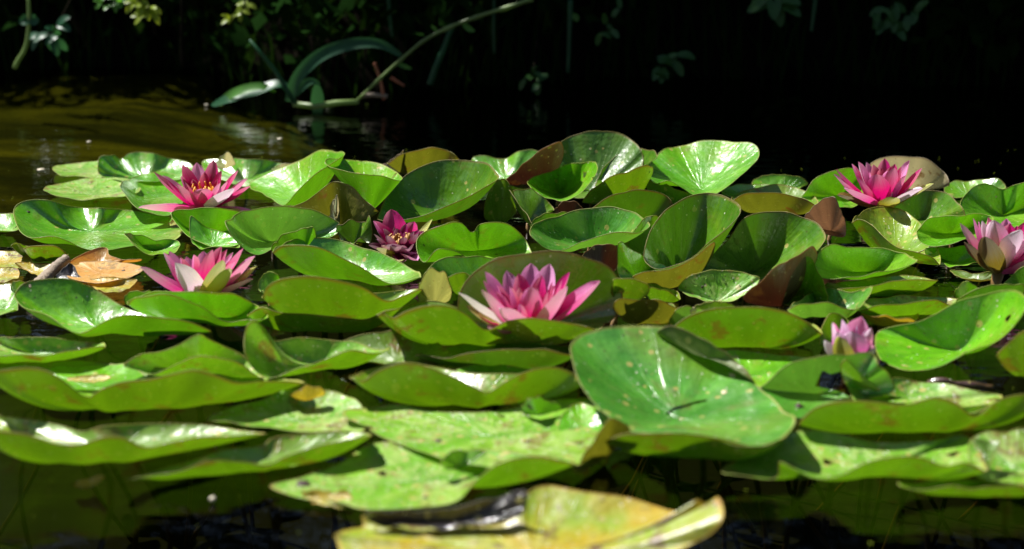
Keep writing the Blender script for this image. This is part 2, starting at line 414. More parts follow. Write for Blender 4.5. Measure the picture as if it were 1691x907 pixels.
# ------------------------------------------------------------------ flowers
def petal(root, base, tip, w, mat, up, bend=.16, cup=.5, name='petal', rnd=0.5, twist=0., blunt=.5):
    B, T = Vector(base), Vector(tip); ax = T - B; L = ax.length
    # inner normal leans to the flower's axis
    inn = (up - ax * (up.dot(ax) / ax.length_squared))
    if inn.length < 1e-4: inn = Vector((0, 1, 0))
    inn.normalize()
    ctrl = B + ax * .5 - inn * L * bend
    V = []; A = []; nt, na = 14, 8
    for i in range(nt + 1):
        t = i / nt
        p = B * (1 - t) ** 2 + ctrl * 2 * t * (1 - t) + T * t * t
        tg = ((ctrl - B) * (1 - t) + (T - ctrl) * t).normalized()
        n = (inn - tg * inn.dot(tg)).normalized(); sd = tg.cross(n)
        if twist: 
            an = twist * t; n, sd = n * math.cos(an) + sd * math.sin(an), sd * math.cos(an) - n * math.sin(an)
        prof = (max(0.0, math.sin(math.pi * (.14 + .86 * t ** 1.12))) ** .56)
        if t >= .999: prof = .02
        hw = w * .5 * max(prof, .04)
        for j in range(na + 1):
            a = -1 + 2 * j / na
            cu = cup * hw * (1 - math.cos(a * 1.15)) * 1.3
            wv = noise.noise(Vector((t * 3, a * 2, rnd * 50))) * w * .05
            V.append(p + sd * (a * hw * (1 - .10 * cup * abs(a))) + n * (cu + wv)); A.append((t, a, rnd))
    Fc = []
    for i in range(nt):
        for j in range(na):
            q = i * (na + 1) + j
            Fc.append((q, q + 1, q + na + 2, q + na + 1))
    f = Fc[len(Fc) // 2]; nn = (V[f[1]] - V[f[0]]).cross(V[f[3]] - V[f[0]])
    if nn.dot(inn) < 0: Fc = [tuple(reversed(x)) for x in Fc]
    return mesh(name, V, Fc, PM[mat], root, attrs={'pt': A})

def flower(label, base, zc, tips, sepals=(), stam=16, srad=.012, sh=.018, smat='anther', name='water_lily_flower', defmat='p', tw=1.0, up=(0, 0, 1), bsp=.006, inner=12, inmat='d'):
    """base pixel; tips: (u, v, forward offset cm (+ away), width cm[, material[, bend]])"""
    C = PZ(base[0], base[1], zc / 100)
    root = empty(name, (C.x, C.y, 0), label, 'water lily', 'pink water lily flowers')
    rr = random.Random(int(base[0])); up = Vector(up)
    for kind, lst in (('petal', tips), ('sepal', sepals)):
        for q in lst:
            T = PY(q[0], q[1], C.y + q[2] / 100)
            d = Vector((T.x - C.x, T.y - C.y, 0)); dl = d.length
            rb = min(bsp, dl * .5)
            B = C + (d / dl * rb if dl > 1e-5 else Vector())
            if kind == 'sepal': B = B - Vector((0, 0, .003))
            B.z += 0 if len(q) < 7 else q[6] / 100
            m = q[4] if len(q) > 4 and q[4] else (defmat if kind == 'petal' else 's')
            bd = q[5] if len(q) > 5 else .14
            petal(root, B, T, q[3] / 100 * tw * 1.02, m, up, bend=bd, cup=rr.uniform(.55, .95), name=kind, rnd=rr.random(), twist=rr.uniform(-.25, .25))
    for i in range(inner):         # the small inner rows
        an = i / max(1, inner) * 6.283 + rr.uniform(-.15, .15); hh = sh * rr.uniform(1.0, 1.45); r1 = srad * rr.uniform(1.2, 1.9)
        B = C + Vector((math.cos(an) * .004, math.sin(an) * .004, .002)); T = C + Vector((math.cos(an) * r1, math.sin(an) * r1 * .9, hh))
        petal(root, B, T, rr.uniform(.010, .014), inmat, up, bend=.16, cup=.7, rnd=rr.random(), twist=rr.uniform(-.3, .3))
    for i in range(stam):
        an = i / stam * 6.283 + rr.uniform(-.2, .2); r1 = srad * rr.uniform(.45, 1); hh = sh * rr.uniform(.75, 1.15)
        p0 = C + Vector((math.cos(an) * r1 * .5, math.sin(an) * r1 * .5, .004))
        p1 = C + Vector((math.cos(an) * r1, math.sin(an) * r1, hh * .7)); p2 = C + Vector((math.cos(an) * r1 * rr.uniform(.6, .95), math.sin(an) * r1 * rr.uniform(.6, .95), hh))
        tv, tf = tube_geo(crom([p0, p1, p2], 7, False), [.0008, .0010, .0012, .0013, .0014, .0013, .0008], 6)
        mesh('stamen', tv, tf, M[smat], root)
    tv, tf = tube_geo(crom([C - Vector((0, 0, .001)), C - Vector((.004, -.003, .03)), C - Vector((.01, -.02, .15))], 9, False), [.006, .0045, .0036, .0032, .003, .003, .003, .003, .003], 9)
    mesh('flower_stem', tv, tf, M['stem'], root)
    return root

# ================================================================== SETTING
def water_mat():
    b = NB('pond_water')
    tc = b.node('ShaderNodeTexCoord')
    mp = b.node('ShaderNodeMapping'); b.link(tc.outputs['Object'], mp.inputs[0]); mp.inputs['Scale'].default_value = (1, 2.2, 1)
    h = b.noise(mp.outputs[0], 9, 3, .5)
    h2 = b.noise(mp.outputs[0], 40, 2, .5)
    hh = b.math('ADD', h, b.math('MULTIPLY', h2, .12))
    bm = b.node('ShaderNodeBump'); bm.inputs['Strength'].default_value = .35; bm.inputs['Distance'].default_value = .006
    b.link(hh, bm.inputs['Height'])
    fr = b.node('ShaderNodeFresnel'); fr.inputs['IOR'].default_value = 1.30; b.link(bm.outputs[0], fr.inputs['Normal'])
    gl = b.node('ShaderNodeBsdfGlossy'); gl.inputs['Roughness'].default_value = .015; b.link(bm.outputs[0], gl.inputs['Normal'])
    tr = b.node('ShaderNodeBsdfTransparent'); tr.inputs[0].default_value = (.26, .26, .12, 1)
    mx = b.node('ShaderNodeMixShader'); b.link(fr.outputs[0], mx.inputs[0]); b.link(tr.outputs[0], mx.inputs[1]); b.link(gl.outputs[0], mx.inputs[2])
    b.link(mx.outputs[0], b.out.inputs[0]); return b.m
def bed_mat():
    b = NB('pond_mud')
    tc = b.node('ShaderNodeTexCoord'); o = tc.outputs['Object']
    n = b.noise(o, 6, 5, .6); n2 = b.noise(o, 50, 4, .65)
    mp = b.node('ShaderNodeMapping'); b.link(o, mp.inputs[0]); mp.inputs['Scale'].default_value = (1.6, 11, 1)
    nb = b.noise(mp.outputs[0], 1.3, 4, .6)  # stretched noise paints the shelf's dark shadow bands into the silt colour
    c = b.mix(b.ramp(nb, .36, .62), (.06, .075, .012), b.mix(b.ramp(n, .35, .65), (.27, .28, .03), (.46, .44, .05)))
    c = b.mix(b.math('MULTIPLY', b.ramp(n2, .5, .7), .5), c, (.05, .05, .012))
    sp = b.node('ShaderNodeSeparateXYZ'); b.link(o, sp.inputs[0])
    deep = b.ramp(sp.outputs[2], -.16, -.06)      # silt is pale only on the shallow shelf
    c = b.mix(deep, (.008, .009, .005), c)
    p = b.node('ShaderNodeBsdfPrincipled'); b.link(c, p.inputs['Base Color']); p.inputs['Roughness'].default_value = .9
    b.link(p.outputs[0], b.out.inputs[0]); return b.m
def grid(name, x0, x1, y0, y1, nx, ny, zf, mat):
    V = [(x0 + (x1 - x0) * i / nx, y0 + (y1 - y0) * j / ny, 0) for j in range(ny + 1) for i in range(nx + 1)]
    V = [(x, y, zf(x, y)) for x, y, _ in V]
    Fc = [(j * (nx + 1) + i, j * (nx + 1) + i + 1, (j + 1) * (nx + 1) + i + 1, (j + 1) * (nx + 1) + i) for j in range(ny) for i in range(nx)]
    o = mesh(name, V, Fc, mat); o['kind'] = 'structure'; return o
def nz3(x, y, s, z=0): return noise.noise(Vector((x * s, y * s, z)))
def bank_edge(x): return 2.93 + .10 * math.sin(x * 2.1 + .5) + .06 * math.sin(x * 5.3) + .34 * min(1, max(0, (-x - .30) / .35))
def bed_z(x, y):
    z = -.24 + .03 * nz3(x, y, 2)
    sh = math.exp(-(((x + .80) / .72) ** 2 + (min(0, y - 2.70) / .56) ** 2) * .9) * (1 + .35 * nz3(x, y * 2, 2.6))
    return z + .205 * sh
grid('pond_water', -14, 14, -6, 6, 2, 2, lambda x, y: 0, water_mat())
grid('pond_bed', -14, 14, -6, 6, 120, 90, bed_z, bed_mat())
def bank_z(x, y):
    e = bank_edge(x); d = y - e
    z = -.30 + min(1, max(0, (d + .12) / .24)) * .42
    if d > .1: z += (d - .1) * .42 + .05 * nz3(x, y, 3) + .02 * nz3(x, y, 11)
    if y > 6: z = bank_z(x, 6) + (y - 6) * .06
    return z
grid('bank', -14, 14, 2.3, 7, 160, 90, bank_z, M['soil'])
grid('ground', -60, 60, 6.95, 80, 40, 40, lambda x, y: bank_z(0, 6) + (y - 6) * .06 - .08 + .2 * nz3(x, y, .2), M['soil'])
def near_z(x, y): return -.32 + min(1, max(0, (-1.2 - y) / .6)) * .6 + .03 * nz3(x, y, 2)
grid('near_bank', -14, 14, -12, -.9, 60, 60, near_z, simple('near_bank_grass', (.045, .07, .02), .9, .2, 8, .5, .01))

# ---- foliage
def leaves_geo(V, Fc, cx, cy, cz, rx, ry, rz, n, size, rr, hang=0.0, flat=False):
    for _ in range(n):
        while True:
            a = Vector((rr.uniform(-1, 1), rr.uniform(-1, 1), rr.uniform(-1, 1)))
            if .25 < a.length < 1: break
        p = Vector((cx + a.x * rx, cy + a.y * ry, cz + a.z * rz))
        s = size * rr.uniform(.6, 1.3)
        d = Vector((rr.uniform(-1, 1), rr.uniform(-1, 1), rr.uniform(-1, .5) - hang)).normalized()
        n_ = Vector((rr.uniform(-.6, .6), rr.uniform(-.8, .4), rr.uniform(.2, 1))).normalized()
        sd = d.cross(n_).normalized()
        b = len(V)
        V += [p, p + d * s * .4 + sd * s * .3 - n_ * s * .06, p + d * s + n_ * -.12 * s, p + d * s * .4 - sd * s * .3 - n_ * s * .06]
        Fc.append((b, b + 1, b + 2, b + 3))
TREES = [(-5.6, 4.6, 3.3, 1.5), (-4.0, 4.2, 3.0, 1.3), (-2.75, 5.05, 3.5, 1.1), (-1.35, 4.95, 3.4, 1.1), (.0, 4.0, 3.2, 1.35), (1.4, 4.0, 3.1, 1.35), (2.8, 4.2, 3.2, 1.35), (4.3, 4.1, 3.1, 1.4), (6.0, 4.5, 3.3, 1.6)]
tl = ['leftmost', 'second from the left', 'third from the left', 'fourth from the left', 'middle', 'fourth from the right', 'third from the right', 'second from the right', 'rightmost']
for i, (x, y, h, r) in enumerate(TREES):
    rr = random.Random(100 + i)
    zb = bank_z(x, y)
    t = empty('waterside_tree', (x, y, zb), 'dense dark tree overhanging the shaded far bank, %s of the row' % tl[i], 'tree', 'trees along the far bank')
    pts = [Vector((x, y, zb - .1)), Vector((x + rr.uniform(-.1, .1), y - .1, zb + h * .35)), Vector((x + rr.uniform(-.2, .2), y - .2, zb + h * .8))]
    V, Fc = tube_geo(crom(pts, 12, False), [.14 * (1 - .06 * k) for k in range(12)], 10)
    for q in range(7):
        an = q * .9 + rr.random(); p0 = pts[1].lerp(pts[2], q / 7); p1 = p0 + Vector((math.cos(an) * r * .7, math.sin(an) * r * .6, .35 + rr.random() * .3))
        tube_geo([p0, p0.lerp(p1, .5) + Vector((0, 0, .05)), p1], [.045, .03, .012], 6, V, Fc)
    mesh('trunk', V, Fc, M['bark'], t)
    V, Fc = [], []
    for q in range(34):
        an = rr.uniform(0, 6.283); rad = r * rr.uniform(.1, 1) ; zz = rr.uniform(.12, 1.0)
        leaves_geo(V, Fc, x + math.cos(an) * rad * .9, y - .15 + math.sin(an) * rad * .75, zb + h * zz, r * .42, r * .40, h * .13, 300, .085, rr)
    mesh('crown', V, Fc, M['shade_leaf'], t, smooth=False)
# undergrowth hanging over the water's edge
rr = random.Random(5); V, Fc = [], []
for q in range(420):
    x = rr.uniform(-3.4, 3.4); e = bank_edge(x); y = e + rr.uniform(-.04, .9); z = bank_z(x, max(y, e + .1)) + rr.uniform(.02, .5)
    leaves_geo(V, Fc, x, y, z, .17, .14, .10, 60, .045, rr, .2)
o = mesh('undergrowth', V, Fc, M['shade_leaf'], smooth=False); o['kind'] = 'stuff'
# unseen foliage added behind and beside the camera to cut sky fill light
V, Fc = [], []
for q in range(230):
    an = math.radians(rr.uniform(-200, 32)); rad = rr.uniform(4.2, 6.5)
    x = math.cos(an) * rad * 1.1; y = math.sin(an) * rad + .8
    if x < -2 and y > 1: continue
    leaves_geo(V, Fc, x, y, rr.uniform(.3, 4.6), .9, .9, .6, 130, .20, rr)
o = mesh('sky_blocking_foliage', V, Fc, M['shade_leaf'], smooth=False); o['kind'] = 'stuff'
# grass fringe
V, Fc = [], []
for q in range(2600):
    x = rr.uniform(-3.2, 3.2); e = bank_edge(x); y = e + rr.uniform(-.02, .22); z = max(-.01, bank_z(x, y)) - .01
    h = rr.uniform(.05, .20); lx = rr.uniform(-.07, .07); ly = rr.uniform(-.09, .03); w = rr.uniform(.001, .0028)
    b = len(V); V += [Vector((x - w, y, z)), Vector((x + w, y, z)), Vector((x + lx * .4 + w * .8, y + ly * .4, z + h * .7)), Vector((x + lx * .4 - w * .8, y + ly * .4, z + h * .7)), Vector((x + lx, y + ly, z + h * .92))]
    Fc += [(b, b + 1, b + 2, b + 3), (b + 3, b + 2, b + 4)]
o = mesh('bank_grass', V, Fc, M['shade_leaf']); o['kind'] = 'stuff'

# ---- single plants in the background
def blade_geo(V, Fc, pts, wid, n=18, nrm=(0, -1, .4), fold=.25):
    c = crom(pts, n, False); b = len(V); N = Vector(nrm).normalized()
    for i, p in enumerate(c):
        t = (c[min(i + 1, n - 1)] - c[max(i - 1, 0)]).normalized(); sd = t.cross(N).normalized(); nn = sd.cross(t)
        x = i / (n - 1); w = (wid(x) if callable(wid) else wid * (math.sin(math.pi * (.12 + .86 * x)) ** .6)) * .5
        V += [p + sd * w + nn * w * fold, p, p - sd * w + nn * w * fold]
    for i in range(n - 1):
        q = b + i * 3; Fc += [(q, q + 1, q + 4, q + 3), (q + 1, q + 2, q + 5, q + 4)]
YB = 2.63
def P3(L, y=None): return [PY(a[0], a[1], (a[2] if len(a) > 2 else (y or YB))) for a in L]
t0 = PY(478, 165, YB)
t = empty('water_reed', (t0.x, t0.y, 0), 'blue-green broad-bladed reed leaning over the dark water with an arching leaf', 'reed')
V, Fc = [], []; blade_geo(V, Fc, P3([(478,168),(488,135),(512,105),(545,84),(590,72),(630,74),(662,92)]), lambda x: .020 * (.35 + .75 * math.sin(math.pi * min(1, .15 + x * .85)) ** .7), 26)
mesh('arching_leaf', V, Fc, M['blade'], t)
V, Fc = [], []; blade_geo(V, Fc, P3([(352,176,2.60),(385,163,2.64),(425,152),(462,140),(482,158)]), lambda x: .030 * math.sin(math.pi * (.05 + .9 * x)) ** .6, 20, (0, -.5, 1))
mesh('floating_leaf', V, Fc, M['blade'], t)
V, Fc = [], []; blade_geo(V, Fc, P3([(362,172,2.64),(380,158,2.64),(405,148),(432,143),(455,152)]), .018, 18, (0, -.8, .6))
mesh('floating_leaf', V, Fc, M['dapple_leaf'], t)
V, Fc = [], []; blade_geo(V, Fc, P3([(524,190),(524,160),(523,138)]), .022, 10, (0.1, -1, 0), .1)
for i in range(len(V)): pass
mesh('bent_leaf', V, Fc, M['blade'], t)
V, Fc = [], []; blade_geo(V, Fc, P3([(484,160),(500,142),(515,134),(528,140)]), .014, 10); mesh('bent_leaf', V, Fc, M['blade'], t)
V, Fc = tube_geo(P3([(412,66),(432,90),(455,118),(470,142),(488,172)]), [.0022, .003, .0036, .004, .005], 7); mesh('stalk', V, Fc, M['blade'], t)
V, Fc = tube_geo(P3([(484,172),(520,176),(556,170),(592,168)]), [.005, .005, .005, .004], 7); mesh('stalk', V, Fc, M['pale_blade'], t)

def stalk(label, pts, r0, r1, mat, y=YB, nodes=0, leaves=None, name='reed_stem', cat='stem', lmat='dapple_leaf', group=None):
    P = P3(pts, y); b0 = P[0]
    t = empty(name, (b0.x, b0.y, 0), label, cat, group)
    c = crom(P, 22, False)
    rad = [(r0 + (r1 - r0) * i / 21) * (1.35 if nodes and i % max(1, 22 // nodes) == 0 else 1) for i in range(22)]
    V, Fc = tube_geo(c, rad, 7); mesh('stalk', V, Fc, M[mat], t)
    for lf in (leaves or []):
        V, Fc = [], []; blade_geo(V, Fc, P3(lf[0], y), lf[1], 10); mesh('leaf', V, Fc, M[lmat], t)
    return t
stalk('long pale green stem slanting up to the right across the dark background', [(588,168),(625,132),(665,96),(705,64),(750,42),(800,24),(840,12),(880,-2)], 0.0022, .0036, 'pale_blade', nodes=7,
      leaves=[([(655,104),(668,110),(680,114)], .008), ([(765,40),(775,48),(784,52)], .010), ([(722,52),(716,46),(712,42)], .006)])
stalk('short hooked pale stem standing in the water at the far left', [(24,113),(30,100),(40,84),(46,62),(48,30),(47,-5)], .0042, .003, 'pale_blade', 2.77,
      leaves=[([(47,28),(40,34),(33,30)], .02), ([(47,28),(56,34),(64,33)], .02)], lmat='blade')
stalk('upright green stalk rising from the shaded bank left of centre', [(302,110),(300,70),(301,30),(300,-5)], .004, .003, 'bark', 2.82)
stalk('thin vertical stalk right of the slanting pale stem', [(816,88),(815,50),(816,0)], .0022, .003, 'blade', 2.84, group='thin stalks on the shaded bank')
stalk('thickest vertical stalk at the top centre with tiny leaves', [(938,120),(940,70),(942,0)], .003, .0048, 'blade', 2.84, leaves=[([(942,30),(950,28),(953,36)], .012)])
stalk('green broad stalk leaning right of the slanting pale stem', [(710,140),(720,110),(733,80),(748,40)], .006, .005, 'blade', 2.77)
stalk('dead red-brown stem broken over beside the slanting pale stem', [(634,165),(630,140),(625,122),(618,104)], .0030, .0026, 'dull_red', 2.66, name='dead_twig', cat='twig')
stalk('dead pinkish twig floating at the foot of the red-brown stem', [(598,158),(615,157),(640,159)], .004, .0036, 'twig', 2.66, name='dead_twig', cat='twig')
stalk('short loose dead twig leaning behind the red-brown stem', [(645,128),(658,136),(668,142)], .003, .002, 'dull_red', 2.72, name='dead_twig', cat='twig')
stalk('vertical faint blade at the top middle', [(648,62),(644,30),(641,-4)], .0028, .004, 'blade', 2.84)
stalk('vertical faint blade at the top right of centre', [(1340,52),(1344,20),(1347,-4)], .003, .0042, 'blade', 2.84)
def sprig(label, spots, size, mat, y, name='leafy_sprig', cat='foliage'):
    c = PY(spots[0][0], spots[0][1], y)
    t = empty(name, (c.x, c.y, c.z), label, cat)
    rr = random.Random(int(spots[0][0])); V, Fc = [], []
    P = [PY(a, b, y + .0) for a, b in spots]
    T, TF = tube_geo(crom([P[0] + Vector((.02, .2, .12))] + P, 14, False), .0016, 5); mesh('twig', T, TF, M['bark'], t)
    for i, p in enumerate(P):
        for q in range(2):
            d = Vector((rr.uniform(-1, 1), rr.uniform(-.5, .2), rr.uniform(-.9, .3))).normalized() * size
            blade_geo(V, Fc, [p, p + d * .5 + Vector((0, 0, size * .12)), p + d], size * .5, 8, (rr.uniform(-.3, .3), -.8, .7))
    mesh('leaves', V, Fc, M[mat], t, smooth=True)
sprig('green compound-leaf sprig hanging at the top right', [(1476,8),(1462,16),(1478,28),(1462,38),(1476,48),(1448,22),(1500,26),(1512,20)], .030, 'dim_leaf', 2.82)
sprig('sunlit yellow-green leaf clump at the top left', [(234,-6),(226,2),(240,8),(234,16),(248,12),(252,22),(238,26),(230,10),(246,18),(222,8)], .022, 'ochre_leaf', 2.68)
sprig('smaller sunlit leaf clump left of the yellow-green one', [(176,-4),(170,6),(180,10),(190,4),(200,6),(205,0)], .018, 'dapple_leaf', 2.70)
sprig('yellow leaf cluster at the top beside the reed', [(404,2),(408,8),(400,14),(396,20),(386,26),(380,32)], .018, 'ochre_leaf', 2.70)
sprig('dim bluish leaf cluster near the hooked stem', [(95,42),(80,56),(66,60),(88,66),(98,58)], .030, 'blade', 2.82)
sprig('faint big leaf hanging above the dark bank right of centre', [(1278,-10),(1276,0),(1280,8)], .05, 'dim_leaf', 2.84)
sprig('dim round leaf cluster just above the water at right', [(1262,178),(1290,176),(1305,182),(1275,190),(1300,168)], .03, 'dim_leaf', 2.88)
sprig('dim leaf pair low at the far right', [(1430,172),(1420,182),(1436,185),(1610,172),(1625,170)], .02, 'dim_leaf', 2.88)
for i, (u, v, y, s) in enumerate([(600, 166, 2.66, .006), (995,12,2.82,.006), (988,58,2.82,.006)]):
    pass

sprig('faint drooping leaves above the water right of the vertical stalk', [(1085,98),(1095,110),(1110,102),(1078,118),(1120,92)], .032, 'dim_leaf', 2.80)
sprig('small faint leaves in the dark at the top, right of the thickest stalk', [(1000,40),(1008,50),(990,56),(1024,14)], .022, 'dim_leaf', 2.80)
sprig('dim trailing leaves low on the dark bank between the stalks', [(880,120),(868,132),(892,138),(905,126)], .022, 'dim_leaf', 2.82)
# weathered twig at the left
P = [PZ(52, 480, .010), PZ(70, 464, .012), PZ(84, 449, .014), PZ(98, 437, .017), PZ(110, 428, .020)]
V, Fc = tube_geo(crom(P, 26, False), [.0066 - .00006 * i + .0004 * math.sin(i * 2.3) for i in range(26)], 10)
tag(mesh('twig', V, Fc, M['twig'], loc=P[2]), 'short grey weathered twig lying against the dry orange leaf', 'twig')
# scraps floating on the water
def scrap(label, u, v, w, h, mat, z=.003):
    c = PZ(u, v, z); V = []; n = 14; rr = random.Random(int(u * 3 + v))
    for k in range(n):
        a = 6.283 * k / n; r = rr.uniform(.8, 1.15); V.append(c + Vector((math.cos(a) * w * .6 * r, math.sin(a) * h * .6 * r, rr.uniform(0, .0008))))
    V.append(c + Vector((0, 0, .0012))); V2 = [p - Vector((0, 0, .0016)) for p in V[:n]]
    Fc = [(k, (k + 1) % n, n) for k in range(n)]; b = len(V); V += V2
    Fc += [(b + k, b + (k + 1) % n, (k + 1) % n, k) for k in range(n)] + [tuple(b + k for k in range(n))[::-1]]
    tag(mesh('floating_scrap', V, Fc, M[mat], loc=c), label, 'plant scrap', 'scraps floating on the water')
scrap('small tan scrap floating left of the far flat pad', 68, 280, .009, .012, 'petal_drop')
scrap('tiny white scrap floating on the open water at left', 147, 234, .005, .008, 'petal_drop')
scrap('tiny pale scrap left of the reed leaf', 341, 173, .005, .008, 'petal_drop')
scrap('tiny pale scrap floating below the reed', 462, 229, .006, .010, 'petal_drop')
scrap('pale yellow scrap at the foot of the slanting stem', 606, 172, .005, .008, 'ochre_leaf')
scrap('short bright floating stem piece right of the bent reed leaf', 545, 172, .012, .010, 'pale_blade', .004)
scrap('small pale scrap on the water at the lower left', 351, 823, .003, .004, 'petal_drop')
# flecks of pollen and duckweed drifting on the surface
V, Fc = [], []; r2 = random.Random(31)
for q in range(700):
    x = r2.uniform(-1.1, 1.1); y = r2.uniform(.75, 2.25); r = r2.uniform(.0004, .0013); b0 = len(V); a0 = r2.random()
    V += [Vector((x + math.cos(a0 + k * 1.257) * r, y + math.sin(a0 + k * 1.257) * r * r2.uniform(.6, 1), .0012)) for k in range(5)]; Fc.append(tuple(range(b0, b0 + 5)))
o = mesh('water_flecks', V, Fc, M['ochre_leaf']); o['kind'] = 'stuff'
# glossy wet stick in the gap at right
P = [PZ(1532, 634, .006), PZ(1560, 629, .010), PZ(1580, 634, .008), PZ(1640, 640, .006)]
V, Fc = tube_geo(crom(P, 18, False), [.0028 + .0008 * math.sin(i * .7) for i in range(18)], 8)
tag(mesh('wet_stick', V, Fc, M['black'], loc=P[1]), 'wet shining stick in the dark gap below the large right-edge pad', 'stick')

# ================================================================== THE LILY PADS
# ---- far edge of the bed, left
pad('speck', 'small flat pale pad at the far left edge of the bed', [(88,281),(105,290),(140,292),(172,291)], [(92,274),(120,270),(150,269),(176,271)], zn=.8, zf=.6, k=2, rnd=.1)
pad('speck', 'flat dull-topped pad left of the glossy ones at the back left', [(72,314),(100,324),(150,329),(205,326),(232,316)], [(90,304),(135,296),(180,295),(218,300)], zn=1.2, zf=.9, k=2, rnd=.1)
pad('gloss', 'two-lobed shiny light green pad at the far back left', [(166,288,1),(200,299,1),(255,300,1),(305,294,1)], [(162,272,2.2),(167,259,3),(184,257,3.1),(200,262,2.0),(214,253,3),(232,250,3.2),(255,254,3),(285,262,2.2),(318,274,1.5)], k=2.2, rnd=.1)
pad('gloss', 'glossy pad with curled left margin left of the red-centred back flower', [(198,306,3.2),(206,322,3.2),(222,340,2.6),(245,350,2.0),(285,352,1.5)], [(215,295,1.6),(245,286,1.2),(280,284,1),(318,300,1)], c=(262,325,.3), k=2.4, rnd=0)
pad('gloss', 'glossy pad right behind the red-centred back flower', [(345,288,1),(380,302,1),(425,307,1),(462,300,1.2)], [(335,268,1.6),(372,262,2.2),(400,262,2.6),(430,264,2.4),(468,272,1.6)], k=2, rnd=.2)
pad('pale', 'small pointed pale leaf tip upright at the back left', [(352,274,1.6),(368,278,1.6),(388,272,1.8)], [(362,262,3),(375,253,4),(383,258,3.2)], zc=1.5, k=1.4, stem=False)
pad('pale', 'small pinkish curled leaf tip left of the diagonal folded pad', [(449,285,1.6),(470,292,1.6),(494,286,1.8)], [(456,274,3.2),(472,268,3.8),(487,270,3.6),(499,278,2.6)], zc=1.2, k=1.5, stem=False, rnd=.1)
pad('fresh', 'diagonal half-folded pad rising to the right at the back', [(420,316,1.4),(442,324,2),(466,338,2.4),(491,315,4.2),(521,289,5.8),(547,270,6.6),(569,256,7)], [(412,302,1.6),(430,291,2.2),(465,277,3.2),(500,262,4.6),(535,250,6),(557,249,6.8)], c=(500,334,.8), k=1.8, rnd=.2)
pad('bronze', 'bronze-backed pad edge below the diagonal folded pad', [(472,350,1.5),(500,335,3.2),(530,312,5),(552,300,5.6),(575,306,5.4),(602,330,4.2),(625,350,3)], [(500,352,1),(560,340,1.5),(610,350,1.5)], zc=.6, k=2.2, rnd=.6, name='lily_pad')
pad('pale', 'narrow dry curled pad rim upright beside the bronze-backed pad', [(536,362,1),(548,350,2.5),(557,320,5.3)], [(541,350,2),(553,330,4),(561,366,1)], zc=.9, k=1.2, stem=False)
pad('fresh', 'raised cone-shaped pad with shiny far lip behind the dark magenta flower', [(537,267,6.9),(546,276,7),(579,286,7),(612,289,6.9),(634,291,6.6),(661,299,6.0)], [(543,263,6.6),(570,264,6.0),(605,267,5.6),(640,276,5.3),(662,291,5.6)], c=(612,349,2.0), k=1.15, wav=.5, rnd=.1)
pad('bronze', 'olive and pink backed pad standing at the back left of the largest dark cup', [(640,270,4.6),(662,256,5.6),(690,246,6.2),(715,243,6.4),(740,249,6),(757,263,5)], [(650,262,3.5),(700,256,3.5),(748,262,3.5)], c=(705,285,1), k=2.2, rnd=.3)
pad('brown', 'thin brown curled pad edge standing by the olive and pink pad', [(630,276,2.6),(650,262,4.5),(666,250,6)], [(640,272,2.6),(656,266,3.4),(662,258,5)], zc=2, k=1.4, stem=False)
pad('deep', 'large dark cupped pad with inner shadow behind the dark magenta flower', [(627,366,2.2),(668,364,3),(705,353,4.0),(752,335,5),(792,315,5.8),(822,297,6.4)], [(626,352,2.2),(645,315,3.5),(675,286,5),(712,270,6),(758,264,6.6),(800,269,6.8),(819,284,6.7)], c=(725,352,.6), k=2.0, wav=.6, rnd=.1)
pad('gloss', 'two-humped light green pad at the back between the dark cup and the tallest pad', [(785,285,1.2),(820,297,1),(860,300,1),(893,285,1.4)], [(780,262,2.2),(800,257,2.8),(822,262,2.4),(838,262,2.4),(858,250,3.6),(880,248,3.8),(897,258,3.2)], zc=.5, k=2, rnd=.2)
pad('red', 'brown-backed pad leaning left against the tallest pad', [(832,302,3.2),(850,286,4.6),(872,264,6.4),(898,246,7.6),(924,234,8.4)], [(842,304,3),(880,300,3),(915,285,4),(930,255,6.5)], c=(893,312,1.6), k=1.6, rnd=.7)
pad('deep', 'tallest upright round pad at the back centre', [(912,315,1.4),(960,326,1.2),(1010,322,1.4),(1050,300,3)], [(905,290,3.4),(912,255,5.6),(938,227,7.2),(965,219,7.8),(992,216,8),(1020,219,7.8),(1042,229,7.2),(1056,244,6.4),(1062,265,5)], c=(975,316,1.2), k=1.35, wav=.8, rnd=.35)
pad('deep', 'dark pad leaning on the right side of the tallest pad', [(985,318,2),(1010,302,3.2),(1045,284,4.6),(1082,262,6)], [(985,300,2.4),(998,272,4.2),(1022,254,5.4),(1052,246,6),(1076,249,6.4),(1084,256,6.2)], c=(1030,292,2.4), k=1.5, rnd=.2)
pad('olive', 'yellow-green cup wall right of the small shiny bowl-shaped pad', [(962,334,2.4),(978,314,3.9),(1005,295,5.2),(1038,281,6),(1072,273,6.4)], [(985,330,2.2),(1030,315,2.6),(1075,290,4.5)], c=(1035,332,1.2), k=2.2, rnd=.9)
pad('fresh', 'small shiny bowl-shaped pad with a shaded far lip before the tallest pad', [(871,300,3.9),(883,314,3.6),(905,328,3.0),(930,333,3.0),(958,318,4.2),(980,295,5.6),(987,276,6.4)], [(890,290,4.2),(908,282,4.6),(928,276,5.2),(955,268,5.8),(979,267,6.3)], c=(925,318,1.6), k=1.8, rnd=.1)
pad('olive', 'yellow-green backed pad standing right of the cup of the large dark pad', [(800,358,1.8),(802,330,4),(815,303,5.6),(832,296,6),(846,312,5),(852,345,2.6)], [(810,360,1.4),(835,350,1.4),(850,352,1.4)], zc=.8, k=2, rnd=.8)
pad('deep', 'dark pointed pad with a lit olive back above the small brown-red leaf edge', [(841,315,5),(852,330,4.4),(868,352,3.2),(884,372,2.2),(905,352,2.2)], [(850,312,4.8),(872,313,4.4),(895,325,3.2),(915,345,2)], c=(872,368,1), k=1.5, rnd=.5)
